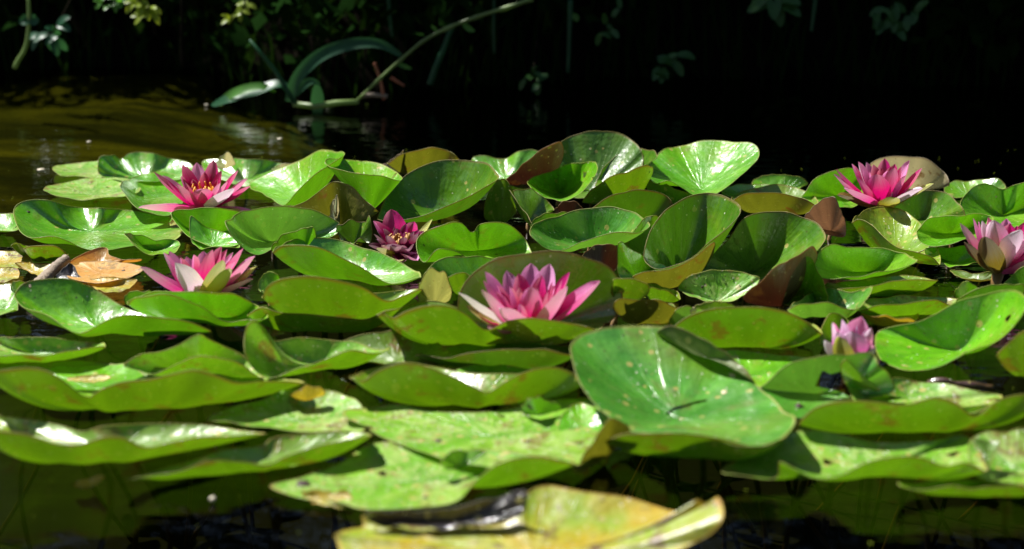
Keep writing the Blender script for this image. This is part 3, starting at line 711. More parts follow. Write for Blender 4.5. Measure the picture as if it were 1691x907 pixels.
pad('red', 'small brown-red leaf edge in the gap above the twin light green pads', [(918,356,1.4),(935,360,1.4),(958,352,1.6)], [(920,342,2.8),(935,333,3.4),(952,336,3.2),(962,345,2.6)], zc=1, k=1.5, stem=False, rnd=.8)
pad('gloss', 'white-glinting fan-shaped pad facing the camera at the back right', [(1069,292,4.2),(1082,304,3.7),(1104,297,4.4),(1128,309,3.5),(1158,324,2.5),(1190,320,2.6),(1225,290,4.4)], [(1072,272,4.6),(1090,253,5.6),(1118,240,6.2),(1155,234,6.6),(1195,233,6.8),(1225,238,6.8),(1250,244,6.8),(1251,262,6.0)], c=(1158,314,2.1), k=1.1, wav=1.3, rnd=0, crinkle=2)
pad('olive', 'yellow underside strip below the fan-shaped pad', [(1062,300,3.8),(1090,302,3.8),(1120,312,3.2),(1150,330,1.6)], [(1080,310,2.6),(1110,325,1.2),(1140,336,1)], zc=.8, k=2, rnd=.7)
pad('fresh', 'bright green pad glimpsed under the fan-shaped pad', [(1090,345,1.2),(1130,352,1.2),(1170,345,1.2)], [(1085,322,2),(1115,316,2.4),(1150,322,2),(1175,330,1.6)], zc=.6)
pad('deep', 'dark half-round pad behind the white-edged twin pad', [(968,352,3.6),(998,330,4.8),(1035,317,5.5),(1070,314,5.6),(1098,322,5),(1112,338,4)], [(985,352,2.4),(1040,338,2.8),(1100,345,2.8)], c=(1045,368,1), k=2, rnd=.2)
pad('gloss', 'glossy pad at the far right of the gap under the fan-shaped pad', [(1195,322,1.2),(1230,330,1.2),(1275,322,1.2)], [(1200,310,1.6),(1235,304,1.8),(1275,308,1.6)], zc=.5)
pad('fresh', 'flat two-humped pad at the far back, left of the top right flower', [(1245,308,.8),(1285,314,.8),(1330,306,.8)], [(1248,296,1.4),(1275,288,2),(1305,289,2),(1330,296,1.5)], zc=.4)
pad('bronze', 'purple-striped green pad with a low arched near wall at the back right', [(1210,330,3.4),(1235,320,4),(1275,317,4.2),(1312,324,3.8),(1348,342,2.8)], [(1215,322,2),(1260,308,2.4),(1310,310,2.2),(1345,325,1.8)], c=(1275,345,.6), k=3, rnd=.1)
pad('gloss', 'bright glossy pad just left behind the top right flower', [(1325,330,1.6),(1350,338,1.5),(1385,342,1.5),(1420,338,1.5)], [(1330,318,2.4),(1345,298,3.6),(1372,284,4.6),(1402,278,5),(1425,290,4)], c=(1385,322,1.2), k=1.5, rnd=0)
pad('pale', 'pale brown-blotched pad standing behind the top right flower', [(1428,300,2.8),(1436,272,5),(1462,260,5.8),(1500,258,6),(1535,265,5.6),(1558,282,4.5),(1568,305,3)], [(1440,305,2),(1500,300,2),(1555,305,2)], c=(1500,312,1), k=2, rnd=.35, wav=.7)
pad('deep', 'dark green shaded pad under the right side of the top right flower', [(1440,375,1.2),(1490,388,1.2),(1545,380,1.4),(1590,362,2)], [(1445,352,2),(1480,335,3),(1520,316,4),(1560,316,4.2),(1588,342,3.2)], c=(1520,362,.9), k=1.5, rnd=0)
pad('gloss', 'small flat glossy pad at the far right edge of the bed', [(1562,318,.8),(1590,328,.8),(1625,318,.8),(1660,312,1)], [(1565,302,1.4),(1600,298,1.6),(1645,296,2)], zc=.4)
pad('gloss', 'broad shiny pad with a crease and darker right half at the right edge', [(1586,352,2.4),(1600,366,1.8),(1640,375,1.4),(1700,372,1.6)], [(1588,330,3.4),(1604,311,4.2),(1632,304,4.6),(1655,312,4.0),(1680,306,4.8),(1712,303,5),(1740,330,3)], c=(1656,355,1.0), k=1.4, rnd=.05)

# ---- second rank, left
pad('gloss', 'long shiny wavy pad at the left, below the dull-topped one', [(30,376,3.2),(50,391,3.2),(85,391,3.4),(110,400,2.8),(140,411,1.8),(185,412,1.4),(235,404,1.2),(285,397,1)], [(22,350,3.0),(30,336,3.4),(55,330,3.6),(86,331,3.6),(118,340,2.4),(142,343,2.0),(166,344,2.2),(205,346,1.6),(255,353,1.2),(305,372,1)], c=(150,382,.3), k=2.6, rnd=.05)
pad('fresh', 'flat green pad at the left picture edge beside the long shiny one', [(-40,378,.8),(0,382,.8),(30,380,1)], [(-35,358,1.2),(0,352,1.6),(26,356,1.6)], zc=.4)
pad('olive', 'small olive curled pad lying above the orange leaf', [(40,410,2.6),(62,405,3),(88,405,3),(104,413,2.4),(112,421,1.8)], [(45,415,1),(80,412,1.2),(108,418,1.2)], c=(78,428,.2), k=3, rnd=.8, stem=False)
pad('olive', 'thin yellow-green curled strip left of the dry orange leaf', [(18,407,2.6),(28,405,2.6),(45,414,2),(70,426,1.4),(98,434,1)], [(30,404,2.6),(50,410,2.0),(75,420,1.4),(100,428,1)], c=(60,424,.3), k=2, rnd=.6, stem=False)
pad('fresh', 'bright pad with a curled left side above the pink and white flower', [(206,388,3),(218,400,2.6),(236,417,1.6),(262,421,1.2),(290,416,1)], [(207,386,3),(222,387,2.4),(255,394,1.6),(295,400,1.2)], c=(258,412,.4), k=1.8, rnd=.2)
pad('fresh', 'light green pad curled round the front of the red-centred flower', [(283,352,3),(292,372,2.4),(315,392,1.8),(350,406,1.4),(395,406,1.2)], [(290,347,3.3),(325,342,3.8),(360,341,4),(395,348,3.2),(420,370,1.8)], c=(340,385,.6), k=2.2, rnd=.1)
pad('fresh', 'small pad lobe poking up before the red-centred flower', [(318,402,1.3),(350,410,1.3),(395,408,1.3)], [(314,360,3.6),(326,366,3.2),(350,380,2.2),(380,388,1.8)], zc=1, k=1.6, rnd=0)
pad('blue', 'bluish green veined pad with a curled left rim left of the dark magenta flower', [(372,364,5),(376,376,4.6),(390,398,3.4),(408,414,2.4),(434,419,2),(465,410,1.9),(510,397,2),(555,388,2)], [(382,362,5),(404,349,5),(440,343,5),(480,342,4.8),(515,346,4.4),(542,358,3.6),(562,374,2.6)], c=(450,398,1), k=1.7, rnd=.05, crinkle=1.6)
pad('fresh', 'pad lobe with a torn tip left of the dark magenta flower', [(450,414,2),(485,412,1.8),(520,412,1.6)], [(455,400,3),(475,386,4),(505,378,4.4),(519,379,4.4),(522,398,2.6)], zc=1.2, k=1.6, rnd=.1)
pad('deep', 'crumpled dark pad scrap left behind the dark magenta flower', [(560,388,1.6),(585,402,1.4),(612,398,1.6)], [(556,372,3),(575,364,3.6),(598,368,3.2),(612,367,3.6)], zc=1.2, k=1.4, wav=2.4, stem=False, rnd=.5)
pad('gloss', 'long pad with a white-shining far half and rolled olive near wall', [(450,416,4.2),(466,404,5.2),(492,403,5.6),(525,411,5.3),(562,425,4.4),(600,442,3.4),(632,462,2.3),(660,466,2.3),(692,461,2.4)], [(480,398,3.4),(527,393,3.2),(562,397,2.8),(600,406,2.6),(642,426,2),(688,448,1.5)], c=(585,452,.3), k=2.8, rnd=.2)
pad('gloss', 'two-lobed bright pad right of the dark magenta flower', [(690,418,3),(702,432,2.4),(722,412,3.6),(748,416,3.2),(790,430,1.8),(850,434,1.4),(878,424,1.4)], [(689,400,3.6),(705,380,4.4),(738,370,4.8),(765,373,4.4),(782,384,3.2),(792,370,4.4),(812,366,4.6),(842,373,4),(868,396,2.4)], c=(790,412,.8), k=2, rnd=.05)
pad('gloss', 'light pad below the two-lobed one with a bright glint at its right', [(700,460,1.8),(730,470,1.2),(780,476,1.2),(830,462,1.2)], [(704,448,2.6),(722,434,3),(760,422,3.4),(800,425,3),(845,430,2),(862,440,1.4)], zc=.5, k=1.8, rnd=.1)
pad('blotch', 'pale decaying pad with a yellow blotch standing left of the central flower', [(692,500,1),(715,508,1),(742,498,1.2)], [(692,470,3.2),(701,452,4.4),(716,446,4.8),(730,452,4.3),(745,478,2.6)], zc=1, k=1.2, rnd=.2, wav=2)
pad('olive', 'small olive curled pad between the yellow-blotched leaf and the central flower', [(738,462,2.8),(752,450,3.6),(768,449,3.6),(782,462,2.8)], [(745,470,1),(765,470,1),(780,472,1)], zc=.8, k=2, rnd=.7, stem=False)
pad('blue', 'white-edged twin-lobed pad right of the centre with a curved olive near wall', [(875,388,4.2),(884,400,3.6),(900,413,2.8),(925,416,2.6),(955,402,3.4),(990,388,4.2),(1030,383,4.8),(1055,382,4.9),(1072,374,5.1)], [(878,375,4.2),(892,364,4.4),(925,356,4.2),(955,347,4.6),(985,343,5),(1022,345,5.2),(1052,353,5.2),(1070,366,5.2)], c=(975,402,1.2), k=2, rnd=0)
pad('fresh', 'small light pad lobe at the left of the white-edged twin-lobed pad', [(878,382,2),(905,392,1.8),(945,388,1.8)], [(880,366,3),(900,354,4),(930,351,4),(950,358,3.2)], zc=1.4, k=1.6)
pad('red', 'brown-red leaf back in the gap right above the central flower', [(965,430,1.6),(985,445,1.2),(1015,447,1.2)], [(963,422,2.4),(980,408,3.8),(1000,403,4.4),(1018,408,4)], zc=1, k=1.6, rnd=.9, stem=False)
pad('fresh', 'bright strip of pad on the left of the shadowed tall cup', [(1040,415,1.8),(1060,425,1.6),(1085,412,1.8)], [(1042,390,3.6),(1062,365,5.2),(1080,357,5.8),(1092,366,5)], zc=1.3, k=1.5)
pad('gloss', 'small pale triangular pad left of the shadowed tall cup', [(1024,458,1.4),(1055,462,1.4),(1098,448,1.4)], [(1020,430,3),(1022,400,5),(1040,412,4),(1070,428,2.6),(1095,438,1.8)], zc=1.2, k=1.3, rnd=0)
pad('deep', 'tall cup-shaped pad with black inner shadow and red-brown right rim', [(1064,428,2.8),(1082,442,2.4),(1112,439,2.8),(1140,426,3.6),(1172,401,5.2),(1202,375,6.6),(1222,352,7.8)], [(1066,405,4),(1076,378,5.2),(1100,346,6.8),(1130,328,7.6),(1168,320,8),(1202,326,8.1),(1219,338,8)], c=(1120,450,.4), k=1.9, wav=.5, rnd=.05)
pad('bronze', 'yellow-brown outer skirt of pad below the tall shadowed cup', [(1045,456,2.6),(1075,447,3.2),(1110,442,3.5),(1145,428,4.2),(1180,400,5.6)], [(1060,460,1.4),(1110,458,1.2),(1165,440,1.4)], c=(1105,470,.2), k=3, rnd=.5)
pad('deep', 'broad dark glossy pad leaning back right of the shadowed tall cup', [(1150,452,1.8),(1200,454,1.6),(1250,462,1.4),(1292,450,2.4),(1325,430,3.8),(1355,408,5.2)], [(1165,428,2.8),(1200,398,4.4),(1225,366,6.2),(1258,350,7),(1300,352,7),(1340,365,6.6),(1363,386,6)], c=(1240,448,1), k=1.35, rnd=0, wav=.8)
pad('red', 'brown-red underside fold below the broad dark glossy pad', [(1228,492,2),(1250,468,3.6),(1282,440,5.2),(1310,425,5.6),(1345,410,5.8)], [(1240,500,1),(1270,490,1.2),(1310,470,1.6),(1345,440,3)], c=(1290,505,.4), k=2, rnd=.95)
pad('speck', 'lens-shaped pad dotted with water drops right of centre', [(1120,478,1.4),(1135,488,1.2),(1165,497,1.2),(1205,498,1.4),(1238,482,2),(1254,464,2.8)], [(1124,468,2),(1145,453,3),(1185,447,3.4),(1225,449,3.4),(1248,456,3.2)], zc=.8, k=1.4, rnd=0)
pad('brown', 'dry pale and brown curled leaf left of the top right flower', [(1330,366,2.4),(1345,380,1.6),(1370,392,1.2),(1393,390,1.4)], [(1332,354,4),(1350,340,5.4),(1368,328,6.4),(1380,325,6.8),(1390,350,5),(1397,372,3)], c=(1372,382,1), k=1.3, rnd=.0, wav=2)
pad('olive', 'S-curved pad with a yellow-green rolled near wall below the top right flower', [(1407,368,4.6),(1418,363,5),(1438,371,4.8),(1460,392,4),(1484,410,3.2),(1512,419,2.8),(1540,426,2.4),(1552,438,1.6)], [(1425,350,4),(1460,340,4),(1500,352,3.4),(1530,385,2.4),(1550,415,1.8)], c=(1478,420,.5), k=2.2, rnd=.4)
pad('gloss', 'glossy pad with a shaded right half and rolled near edge at right', [(1342,443,3),(1356,456,2.6),(1385,462,2.4),(1430,457,2.8),(1475,444,3.4),(1512,431,4)], [(1346,428,3.2),(1362,408,4),(1400,404,4),(1445,410,3.6),(1490,420,3.4),(1510,427,3.8)], c=(1425,448,.8), k=2, rnd=.05)
pad('olive', 'low layered pad edge below the glossy pad with a shaded half', [(1360,472,2),(1390,478,2),(1430,475,2.2),(1470,466,2.6),(1512,462,2.8),(1548,465,2.4)], [(1380,465,1),(1450,458,1),(1530,458,1.2)], c=(1455,485,.2), k=3, rnd=.6)
pad('fresh', 'bright yellow-green oval pad standing against the red-brown fold', [(1283,478,2.2),(1285,495,1),(1305,506,.9),(1335,507,.9),(1366,497,1.2)], [(1284,455,3.6),(1296,435,4.8),(1320,423,5.4),(1340,424,5.2),(1350,445,4),(1362,472,2.6)], c=(1325,488,.8), k=1.2, rnd=.55)
pad('blue', 'grey-green pad with a pointed right tip beside the bright oval pad', [(1300,512,2.4),(1330,503,2.8),(1365,502,2.8),(1400,510,2.4),(1418,508,2.6)], [(1345,480,1.6),(1365,477,2),(1400,483,2),(1440,475,3)], c=(1362,515,.2), k=2.6, rnd=.2)
pad('speck', 'long flat pad left of the broad right-edge pad', [(1415,512,1.8),(1450,506,2.4),(1500,500,2.6),(1545,498,2.6),(1580,505,1.8)], [(1430,494,1),(1500,490,1),(1580,492,1.2)], c=(1500,512,.2), k=3, rnd=.3)
pad('yellow', 'thin yellow pad edge above the broad right-edge pad', [(1425,522,1.4),(1460,523,1.6),(1510,526,1.4)], [(1430,516,.8),(1470,514,.8),(1512,518,.8)], zc=.2, k=2.6, rnd=.2)
pad('gloss', 'small light heart-shaped pad with folded edge left of the far right flower', [(1514,388,3.2),(1522,402,2.6),(1550,407,2.6),(1590,396,3.4),(1625,388,3.6)], [(1516,378,3.4),(1530,365,4),(1556,358,4.4),(1586,358,4.6),(1612,352,4.8),(1640,362,4.4)], c=(1568,385,2), k=1.7, rnd=.1)
pad('fresh', 'small green lobe in the dark gap under the heart-shaped pad', [(1532,425,1),(1565,438,1),(1600,438,1.2),(1625,425,1.4)], [(1530,410,2),(1560,408,2),(1600,405,2.4),(1622,412,2)], zc=.8, k=1.6, rnd=.1)
pad('bronze', 'narrow brown-edged pad under the far right flower', [(1570,448,1.2),(1600,462,1),(1635,462,1),(1660,452,1.2)], [(1580,446,1.2),(1615,450,1.2),(1650,448,1.4)], zc=.6, k=2, rnd=.8, stem=False)
pad('gloss', 'small grey-green pad tip between the dark water and the right-edge pad', [(1578,492,1),(1600,500,1),(1625,492,1.2)], [(1580,478,2.2),(1598,464,3.4),(1615,478,2.4)], zc=.9, k=1.4, rnd=0)
pad('gloss', 'white-shining strip of pad under the far right flower', [(1660,472,1.4),(1700,478,1.4),(1740,470,1.6)], [(1668,458,2.2),(1690,443,3.2),(1735,440,3.2)], zc=.9, k=1.6, rnd=0)

# ---- third rank
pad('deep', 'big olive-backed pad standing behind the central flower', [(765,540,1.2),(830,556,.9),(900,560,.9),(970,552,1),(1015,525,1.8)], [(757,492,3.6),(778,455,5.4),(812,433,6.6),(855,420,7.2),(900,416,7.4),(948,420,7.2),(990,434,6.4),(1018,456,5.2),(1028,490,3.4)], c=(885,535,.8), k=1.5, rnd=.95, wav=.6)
pad('olive', 'folded olive pad at the right of the central flower', [(1012,470,4.8),(1016,462,5.2),(1050,460,5.4),(1072,472,4.8),(1062,490,3.6),(1020,508,2.2)], [(1005,500,2.4),(1010,480,4)], c=(1020,515,1.2), k=1.4, rnd=.9)
pad('bronze', 'brown-folded pad with a wavy near wall between the central flower and the drop-dotted pad', [(1013,502,3.4),(1030,494,3.8),(1062,496,3.6),(1095,498,3.6),(1128,512,2.6),(1120,532,1.2)], [(1020,520,1),(1060,505,1.4),(1110,505,1.6)], c=(1065,532,.4), k=2.4, rnd=.5)
pad('olive', 'narrow bright pad edge left of the drop-dotted pad', [(1062,478,2.6),(1080,474,3),(1105,484,2.2),(1122,494,1.4)], [(1070,470,1.6),(1095,474,1.6),(1120,486,1.2)], c=(1092,492,.3), k=2.4, rnd=.3)
pad('blue', 'small grey-green pad wedge left of the long dark-walled pad', [(1105,542,1),(1130,548,1),(1150,535,1.2)], [(1108,528,2),(1125,508,3),(1150,510,2.8),(1165,515,2.2)], zc=.7, k=1.6)
pad('olive', 'small olive pad lobe above the long dark-walled pad', [(1148,518,1.4),(1180,522,1.4),(1215,514,1.4)], [(1150,505,2),(1180,500,2.4),(1212,503,2)], zc=.6, k=1.8, rnd=.7)
pad('fresh', 'large bright pad at the left with a purplish near wall', [(25,494,3.2),(48,508,3.2),(78,524,2.9),(108,541,2.4),(132,547,2.2),(165,534,3),(205,522,3.6),(245,520,3.8),(300,531,3.3),(348,548,2)], [(27,480,3.2),(42,468,3.6),(80,463,3.6),(118,463,3.6),(155,478,2.6),(190,500,1.6),(250,520,1),(330,540,1)], c=(160,540,.2), k=2.6, rnd=.25)
pad('fresh', 'small flat pad at the left edge above the large bright pad', [(-20,515,1),(5,520,1),(28,512,1)], [(-18,478,1.6),(5,468,2),(25,475,1.8)], zc=.5, k=2)
pad('olive', 'tiny olive round pad peeking over the large bright pad', [(18,480,1.4),(30,490,1.2),(45,478,1.6)], [(20,470,2.4),(32,465,2.8),(44,470,2.4)], zc=.9, k=1.8, rnd=.7, stem=False)
pad('fresh', 'wavy cup-edged pad before the pink and white flower', [(212,503,3.6),(224,491,4.4),(258,487,4.8),(295,492,4.6),(328,505,3.9),(358,524,2.8),(382,531,2.4),(410,526,2.8),(442,524,2.8)], [(215,496,3.2),(250,484,3.6),(300,480,4.2),(345,480,4.2),(392,488,3.4),(425,505,2.4)], c=(345,520,.3), k=2.6, rnd=.15)
pad('fresh', 'small light pad tip under the left petals of the pink and white flower', [(207,500,1.4),(230,508,1.2),(255,496,1.4)], [(209,486,2.4),(225,480,2.8),(245,480,2.8),(256,487,2.2)], zc=.9, k=1.8)
pad('olive', 'smooth arched pad wall left of centre, the taller of two layered walls', [(434,492,3.6),(442,474,5),(470,459,6),(515,457,6.2),(560,464,5.8),(600,477,5),(638,496,3.6),(665,488,3.8),(690,478,4)], [(440,486,1.6),(500,476,1.8),(600,484,1.6),(690,478,1.8)], c=(560,522,.2), k=3.2, rnd=.45, wav=.5)
pad('olive', 'low wavy pad wall under the smooth arched one', [(410,521,2.6),(430,510,3.2),(458,516,3),(500,517,3),(548,523,2.9),(600,528,2.5),(635,516,3.2),(662,510,3.4)], [(420,512,1.4),(500,508,1.4),(580,510,1.4),(650,504,1.4)], c=(540,540,.2), k=3, rnd=.5)
pad('fresh', 'bright little pad in the gap right of the pink and white flower', [(428,480,1.2),(445,490,1.2),(462,478,1.4)], [(430,464,2.2),(445,450,3.2),(460,458,2.8)], zc=.8, k=1.7)
pad('olive', 'broad wavy pad wall in front of the central flower', [(624,520,4.8),(632,517,5),(648,526,4.6),(672,514,5.2),(705,504,5.7),(740,505,5.7),(770,520,4.9),(802,545,3.4),(835,532,3.9),(870,527,4.2),(915,527,4.2),(950,534,3.8),(985,548,3)], [(650,512,2),(720,498,2.6),(800,525,1.2),(880,540,1),(965,542,1)], c=(800,560,.4), k=2.8, rnd=.4, wav=.6)
pad('deep', 'dark shaded pad layer below the broad wavy wall', [(690,588,1.6),(740,588,2),(790,582,2.6),(840,574,3),(885,577,2.9),(945,584,2.4)], [(700,580,1),(800,565,1.2),(900,568,1.2),(960,575,1)], c=(830,605,.2), k=3, rnd=.3)
pad('bronze', 'shaded brownish pad between the speckled curl and the broad wavy wall', [(560,582,1.2),(620,600,1),(680,606,1),(735,600,1)], [(570,562,1.6),(625,548,2.2),(680,548,2),(735,575,1.4)], zc=.4, k=2, rnd=.8)
pad('fresh', 'bright lit patch of pad in the notch of the double wall', [(740,650,.6),(800,662,.6),(870,640,.6)], [(735,618,1),(790,604,1.2),(850,606,1.2),(880,618,1)], zc=.3, k=2, rnd=.2)
pad('olive', 'double-arched pad wall below the central flower', [(578,622,3.4),(598,628,3.2),(622,612,3.8),(662,602,4.2),(705,606,4),(745,622,3.4),(782,640,2.6),(806,648,2.3),(832,632,2.9),(870,613,3.6),(912,607,3.7),(945,617,3.2),(966,636,2.4)], [(588,618,2.4),(640,602,2),(720,606,1.4),(800,620,1.2),(880,620,1.2),(950,622,1.2)], c=(775,665,.1), k=3, rnd=.65, wav=.6)
pad('olive', 'long dark green arched pad wall right of the large tilted pad', [(1105,546,2.6),(1135,524,3.8),(1170,511,4.6),(1215,506,4.9),(1262,507,4.9),(1300,515,4.4),(1332,532,3.4),(1358,552,2.4)], [(1115,538,1.2),(1180,515,1.8),(1260,512,1.8),(1340,535,1.2)], c=(1235,570,.2), k=2.8, rnd=.15, wav=.5)
pad('fresh', 'flat sunlit pad below the long dark green wall', [(1150,625,.6),(1200,645,.6),(1265,640,.6),(1330,615,.6)], [(1140,592,1),(1200,580,1.2),(1270,586,1),(1340,590,1)], zc=.3, k=2, rnd=.15)
pad('olive', 'small olive cupped pad holding the left of the closed flower', [(1354,572,.8),(1357,542,1.8),(1368,524,2.4),(1382,518,2.6),(1398,525,2.3),(1406,545,1.4)], [(1360,540,1),(1380,525,1.2),(1400,540,1)], c=(1380,560,.2), k=2, rnd=.7)
pad('fresh', 'large pad at the right edge with a deep shadow inside its upturned tip', [(1452,590,1.2),(1480,608,1),(1508,613,1),(1550,607,1.4),(1598,582,2.6),(1640,568,3.2),(1672,542,4.6),(1692,512,6.2)], [(1450,548,1.6),(1510,537,2.4),(1542,520,3.4),(1585,496,4.8),(1632,485,5.6),(1672,482,6.2),(1695,490,6.6)], c=(1575,578,.6), k=1.7, rnd=.1, wav=.7)
pad('gloss', 'white-glinting far lip of pad behind the large right-edge pad', [(1582,500,2),(1625,492,2.6),(1680,492,2.8)], [(1584,490,3),(1612,478,3.8),(1650,470,4.2),(1690,472,4)], zc=1.6, k=1.6, rnd=0)
pad('olive', 'pad with a bright near face cut by the right picture edge', [(1645,588,3),(1662,568,4.4),(1690,548,5.8),(1730,545,6),(1770,580,4)], [(1668,575,1.4),(1710,560,1.6),(1750,575,1.4)], c=(1705,620,.2), k=2.4, rnd=.7)
pad('speck', 'low pale pad at the left edge above the great wavy wall', [(-30,588,2),(20,587,2.2),(70,586,2.3),(115,580,2.4),(150,576,2.3),(174,573,2)], [(-30,560,1.2),(25,556,1.6),(90,560,1.4),(160,566,1.2)], c=(70,585,.3), k=3, rnd=.1)
pad('speck', 'speckled pad with a shining peak and scalloped near wall at left', [(205,606,1.8),(228,616,1.2),(255,617,1.4),(290,603,2.4),(325,592,3),(368,594,2.9),(402,608,2.2),(432,624,1.2)], [(210,598,2),(240,582,2.4),(290,570,2.8),(328,552,3.9),(345,558,3.4),(378,574,2.4),(415,598,1.4)], c=(320,608,.3), k=2.4, rnd=.25)
pad('speck', 'speckled pad curling into a hook at its left tip', [(404,580,3.4),(415,602,2.4),(436,618,1.6),(462,620,1.5),(505,606,2.3),(545,588,3.3),(578,578,3.8),(608,584,3.3),(640,580,3.2)], [(404,555,4.2),(410,536,5),(424,532,5),(436,543,4),(452,562,2.4),(500,559,2.2),(558,563,2.0),(605,574,2),(636,577,2.6)], c=(520,600,.3), k=2.2, rnd=.3)
pad('olive', 'great wavy pad wall across the lower left', [(-30,618,4.3),(0,612,4.6),(40,606,4.8),(72,610,4.6),(102,627,3.9),(142,657,2.5),(168,643,3.1),(205,630,3.7),(250,625,3.9),(290,618,4.1),(322,612,4.3),(352,619,4.0),(392,632,3.2),(432,627,3.0),(475,629,2.6),(503,634,2)], [(-30,604,1.2),(60,598,1.2),(150,598,1),(230,606,1),(330,612,1),(440,620,1)], c=(220,668,.1), k=3, rnd=.55, wav=.7)

# ---- foreground
pad('speck', 'pale flat pad with an orange tip behind the large speckled one', [(342,690,1),(395,702,.9),(470,710,.9),(545,714,.9),(598,712,1)], [(375,674,1),(430,660,1.2),(480,643,1.6),(525,640,1.6),(565,650,1.2),(600,675,1)], zc=.4, k=3, rnd=.2)
pad('yellow', 'yellow leaf tip between the great wavy wall and the pale flat pad', [(480,656,1.2),(505,660,1.2),(535,652,1.4)], [(484,650,1.9),(505,641,2.2),(532,640,2.2)], zc=1.1, k=2, stem=False, rnd=.1)
pad('olive', 'wavy long pad at the lower left corner', [(-40,712,3.8),(0,713,3.9),(40,717,3.8),(90,732,3.2),(132,733,3.2),(170,722,3.5),(205,723,3.3),(240,738,2.5),(285,728,2.6),(330,721,2.5),(380,722,2.0),(440,716,1.4)], [(-40,686,1.2),(30,690,1.2),(90,701,1),(135,713,.8),(172,703,1.4),(250,700,1.2),(330,702,1),(385,710,.9)], c=(160,748,.1), k=3.2, rnd=.5, wav=.6)
pad('olive', 'narrow pad with a rolled front edge, lower left of the speckled heart', [(208,793,.8),(250,786,1),(300,775,1.4),(345,762,1.8),(400,761,1.6),(440,768,1.2),(470,757,1.5),(520,739,2.2),(565,730,2.2),(612,722,2)], [(260,778,.6),(350,752,.7),(430,735,1),(455,722,1.2),(520,716,1.2),(600,716,1.2)], c=(430,770,.1), k=3, rnd=.35, wav=.6)
pad('speck', 'great flat speckled heart-shaped pad in the lower middle', [(568,690,1.2),(605,708,.9),(655,730,.8),(705,748,.8),(760,766,.8),(850,778,.8),(940,776,1),(990,740,1)], [(575,676,1.3),(620,671,1.2),(665,670,1.2),(735,682,.9),(800,682,.9),(870,670,1.1),(930,655,1.3),(985,662,1.2),(1010,690,1)], zc=.5, k=2, rnd=.1, wav=.8)
pad('fresh', 'white-glinting pad tip poking up right of the speckled heart-shaped pad', [(862,680,1),(890,685,1),(925,678,1.1)], [(868,664,2),(880,655,2.7),(900,662,2),(922,672,1.4)], zc=.9, k=1.4, stem=False, rnd=0)
pad('speck', 'torn speckled pad with a yellow lower tip under the heart-shaped one', [(446,803,.6),(490,820,.5),(560,830,.5),(602,842,.5),(690,840,.5),(755,826,.9),(785,795,2.2),(815,772,3),(855,758,3.5),(900,755,3.6),(945,764,2.8)], [(500,788,.6),(555,768,.6),(605,735,.7),(680,728,.7),(780,740,.6),(880,752,.8),(940,758,1)], c=(700,795,.2), k=3, rnd=.15, wav=.7)
pad('yellow', 'small yellow pad corner lower left of the torn speckled pad', [(500,818,.5),(535,833,.4),(575,833,.4)], [(512,812,.8),(545,810,.9),(578,816,.7)], zc=.5, k=2, rnd=.2, stem=False)
pad('fresh', 'small yellow-green leaf lying on the speckled heart-shaped pad', [(726,768,1.2),(745,772,1.0),(775,764,1.0),(801,752,1.6)], [(730,760,1.8),(742,752,1.8),(768,745,1.8),(798,744,1.9)], zc=.9, k=1.6, stem=False, rnd=1)
pad('blue', 'largest pad, tilted toward the camera, glossy with a brown scratch', [(944,590,4.6),(958,630,3.8),(985,668,2.8),(1012,694,2.3),(1035,712,2.1),(1080,714,2.5),(1130,716,2.9),(1180,724,2.9),(1228,736,2.6),(1272,736,2.6),(1300,718,3)], [(943,570,4.8),(960,555,5),(1000,543,5.2),(1048,538,5.2),(1092,539,5.1),(1130,550,4.6),(1165,570,3.8),(1200,592,3),(1235,622,2.4),(1275,660,2),(1312,692,3)], c=(1120,690,.9), k=1.7, rnd=0, wav=.8, crinkle=1.3, nc=360, nr=90, holes=[[(1100,682),(1114,672),(1128,669),(1152,662),(1168,659),(1166,663),(1150,667),(1128,674),(1113,678),(1102,686)]])
pad('deep', 'dark rolled rim along the right shoulder of the largest pad', [(1086,546,5.0),(1110,540,5.4),(1142,549,5.2),(1177,570,4.5),(1214,594,3.6),(1246,632,2.3)], [(1095,552,4.4),(1150,566,4.0),(1200,594,3.0),(1238,632,1.8)], c=(1168,592,3.4), k=1.8, rnd=.5, wav=1.2, stem=False)  # shoulder shadow put into this strip's dark leaf colour
pad('olive', 'straight olive pad wall under the largest pad', [(1000,730,2),(1030,718,2.8),(1080,716,3.1),(1140,719,3.1),(1200,728,2.8),(1250,738,2.4),(1300,720,3)], [(1020,718,1),(1100,705,1.2),(1200,710,1.2),(1300,705,1.4)], c=(1160,745,.1), k=3, rnd=.6, wav=.5)
pad('bronze', 'folded bronze cone of pad at the left foot of the largest pad', [(948,778,.6),(975,738,2),(995,705,3.2),(1012,692,3.6),(1030,702,3.2),(1040,712,2.8)], [(955,780,.4),(985,765,.6),(1010,745,1.2),(1034,722,2.2)], c=(998,752,.4), k=1.6, rnd=.6, stem=False)
pad('fresh', 'sunlit pad scrap between the speckled heart and the bronze cone', [(925,720,.6),(955,745,.6),(985,730,.7)], [(928,688,1.2),(960,665,1.6),(990,680,1.6),(1002,700,1.2)], zc=.6, k=2, rnd=.2)
pad('blue', 'grey-green pad with a dark torn hole below the closed flower', [(1256,645,1.6),(1275,672,1.1),(1320,688,.9),(1380,676,.9),(1425,660,.9)], [(1262,634,2),(1288,614,2.9),(1340,594,3.7),(1395,582,4.2),(1440,583,4.2),(1452,600,3.6),(1468,622,2.4),(1475,645,1.4)], c=(1350,650,.7), k=1.6, rnd=0, nc=256, nr=60, holes=[[(1346,638),(1358,612),(1372,618),(1390,613),(1400,636),(1416,664),(1390,648),(1366,642)]])
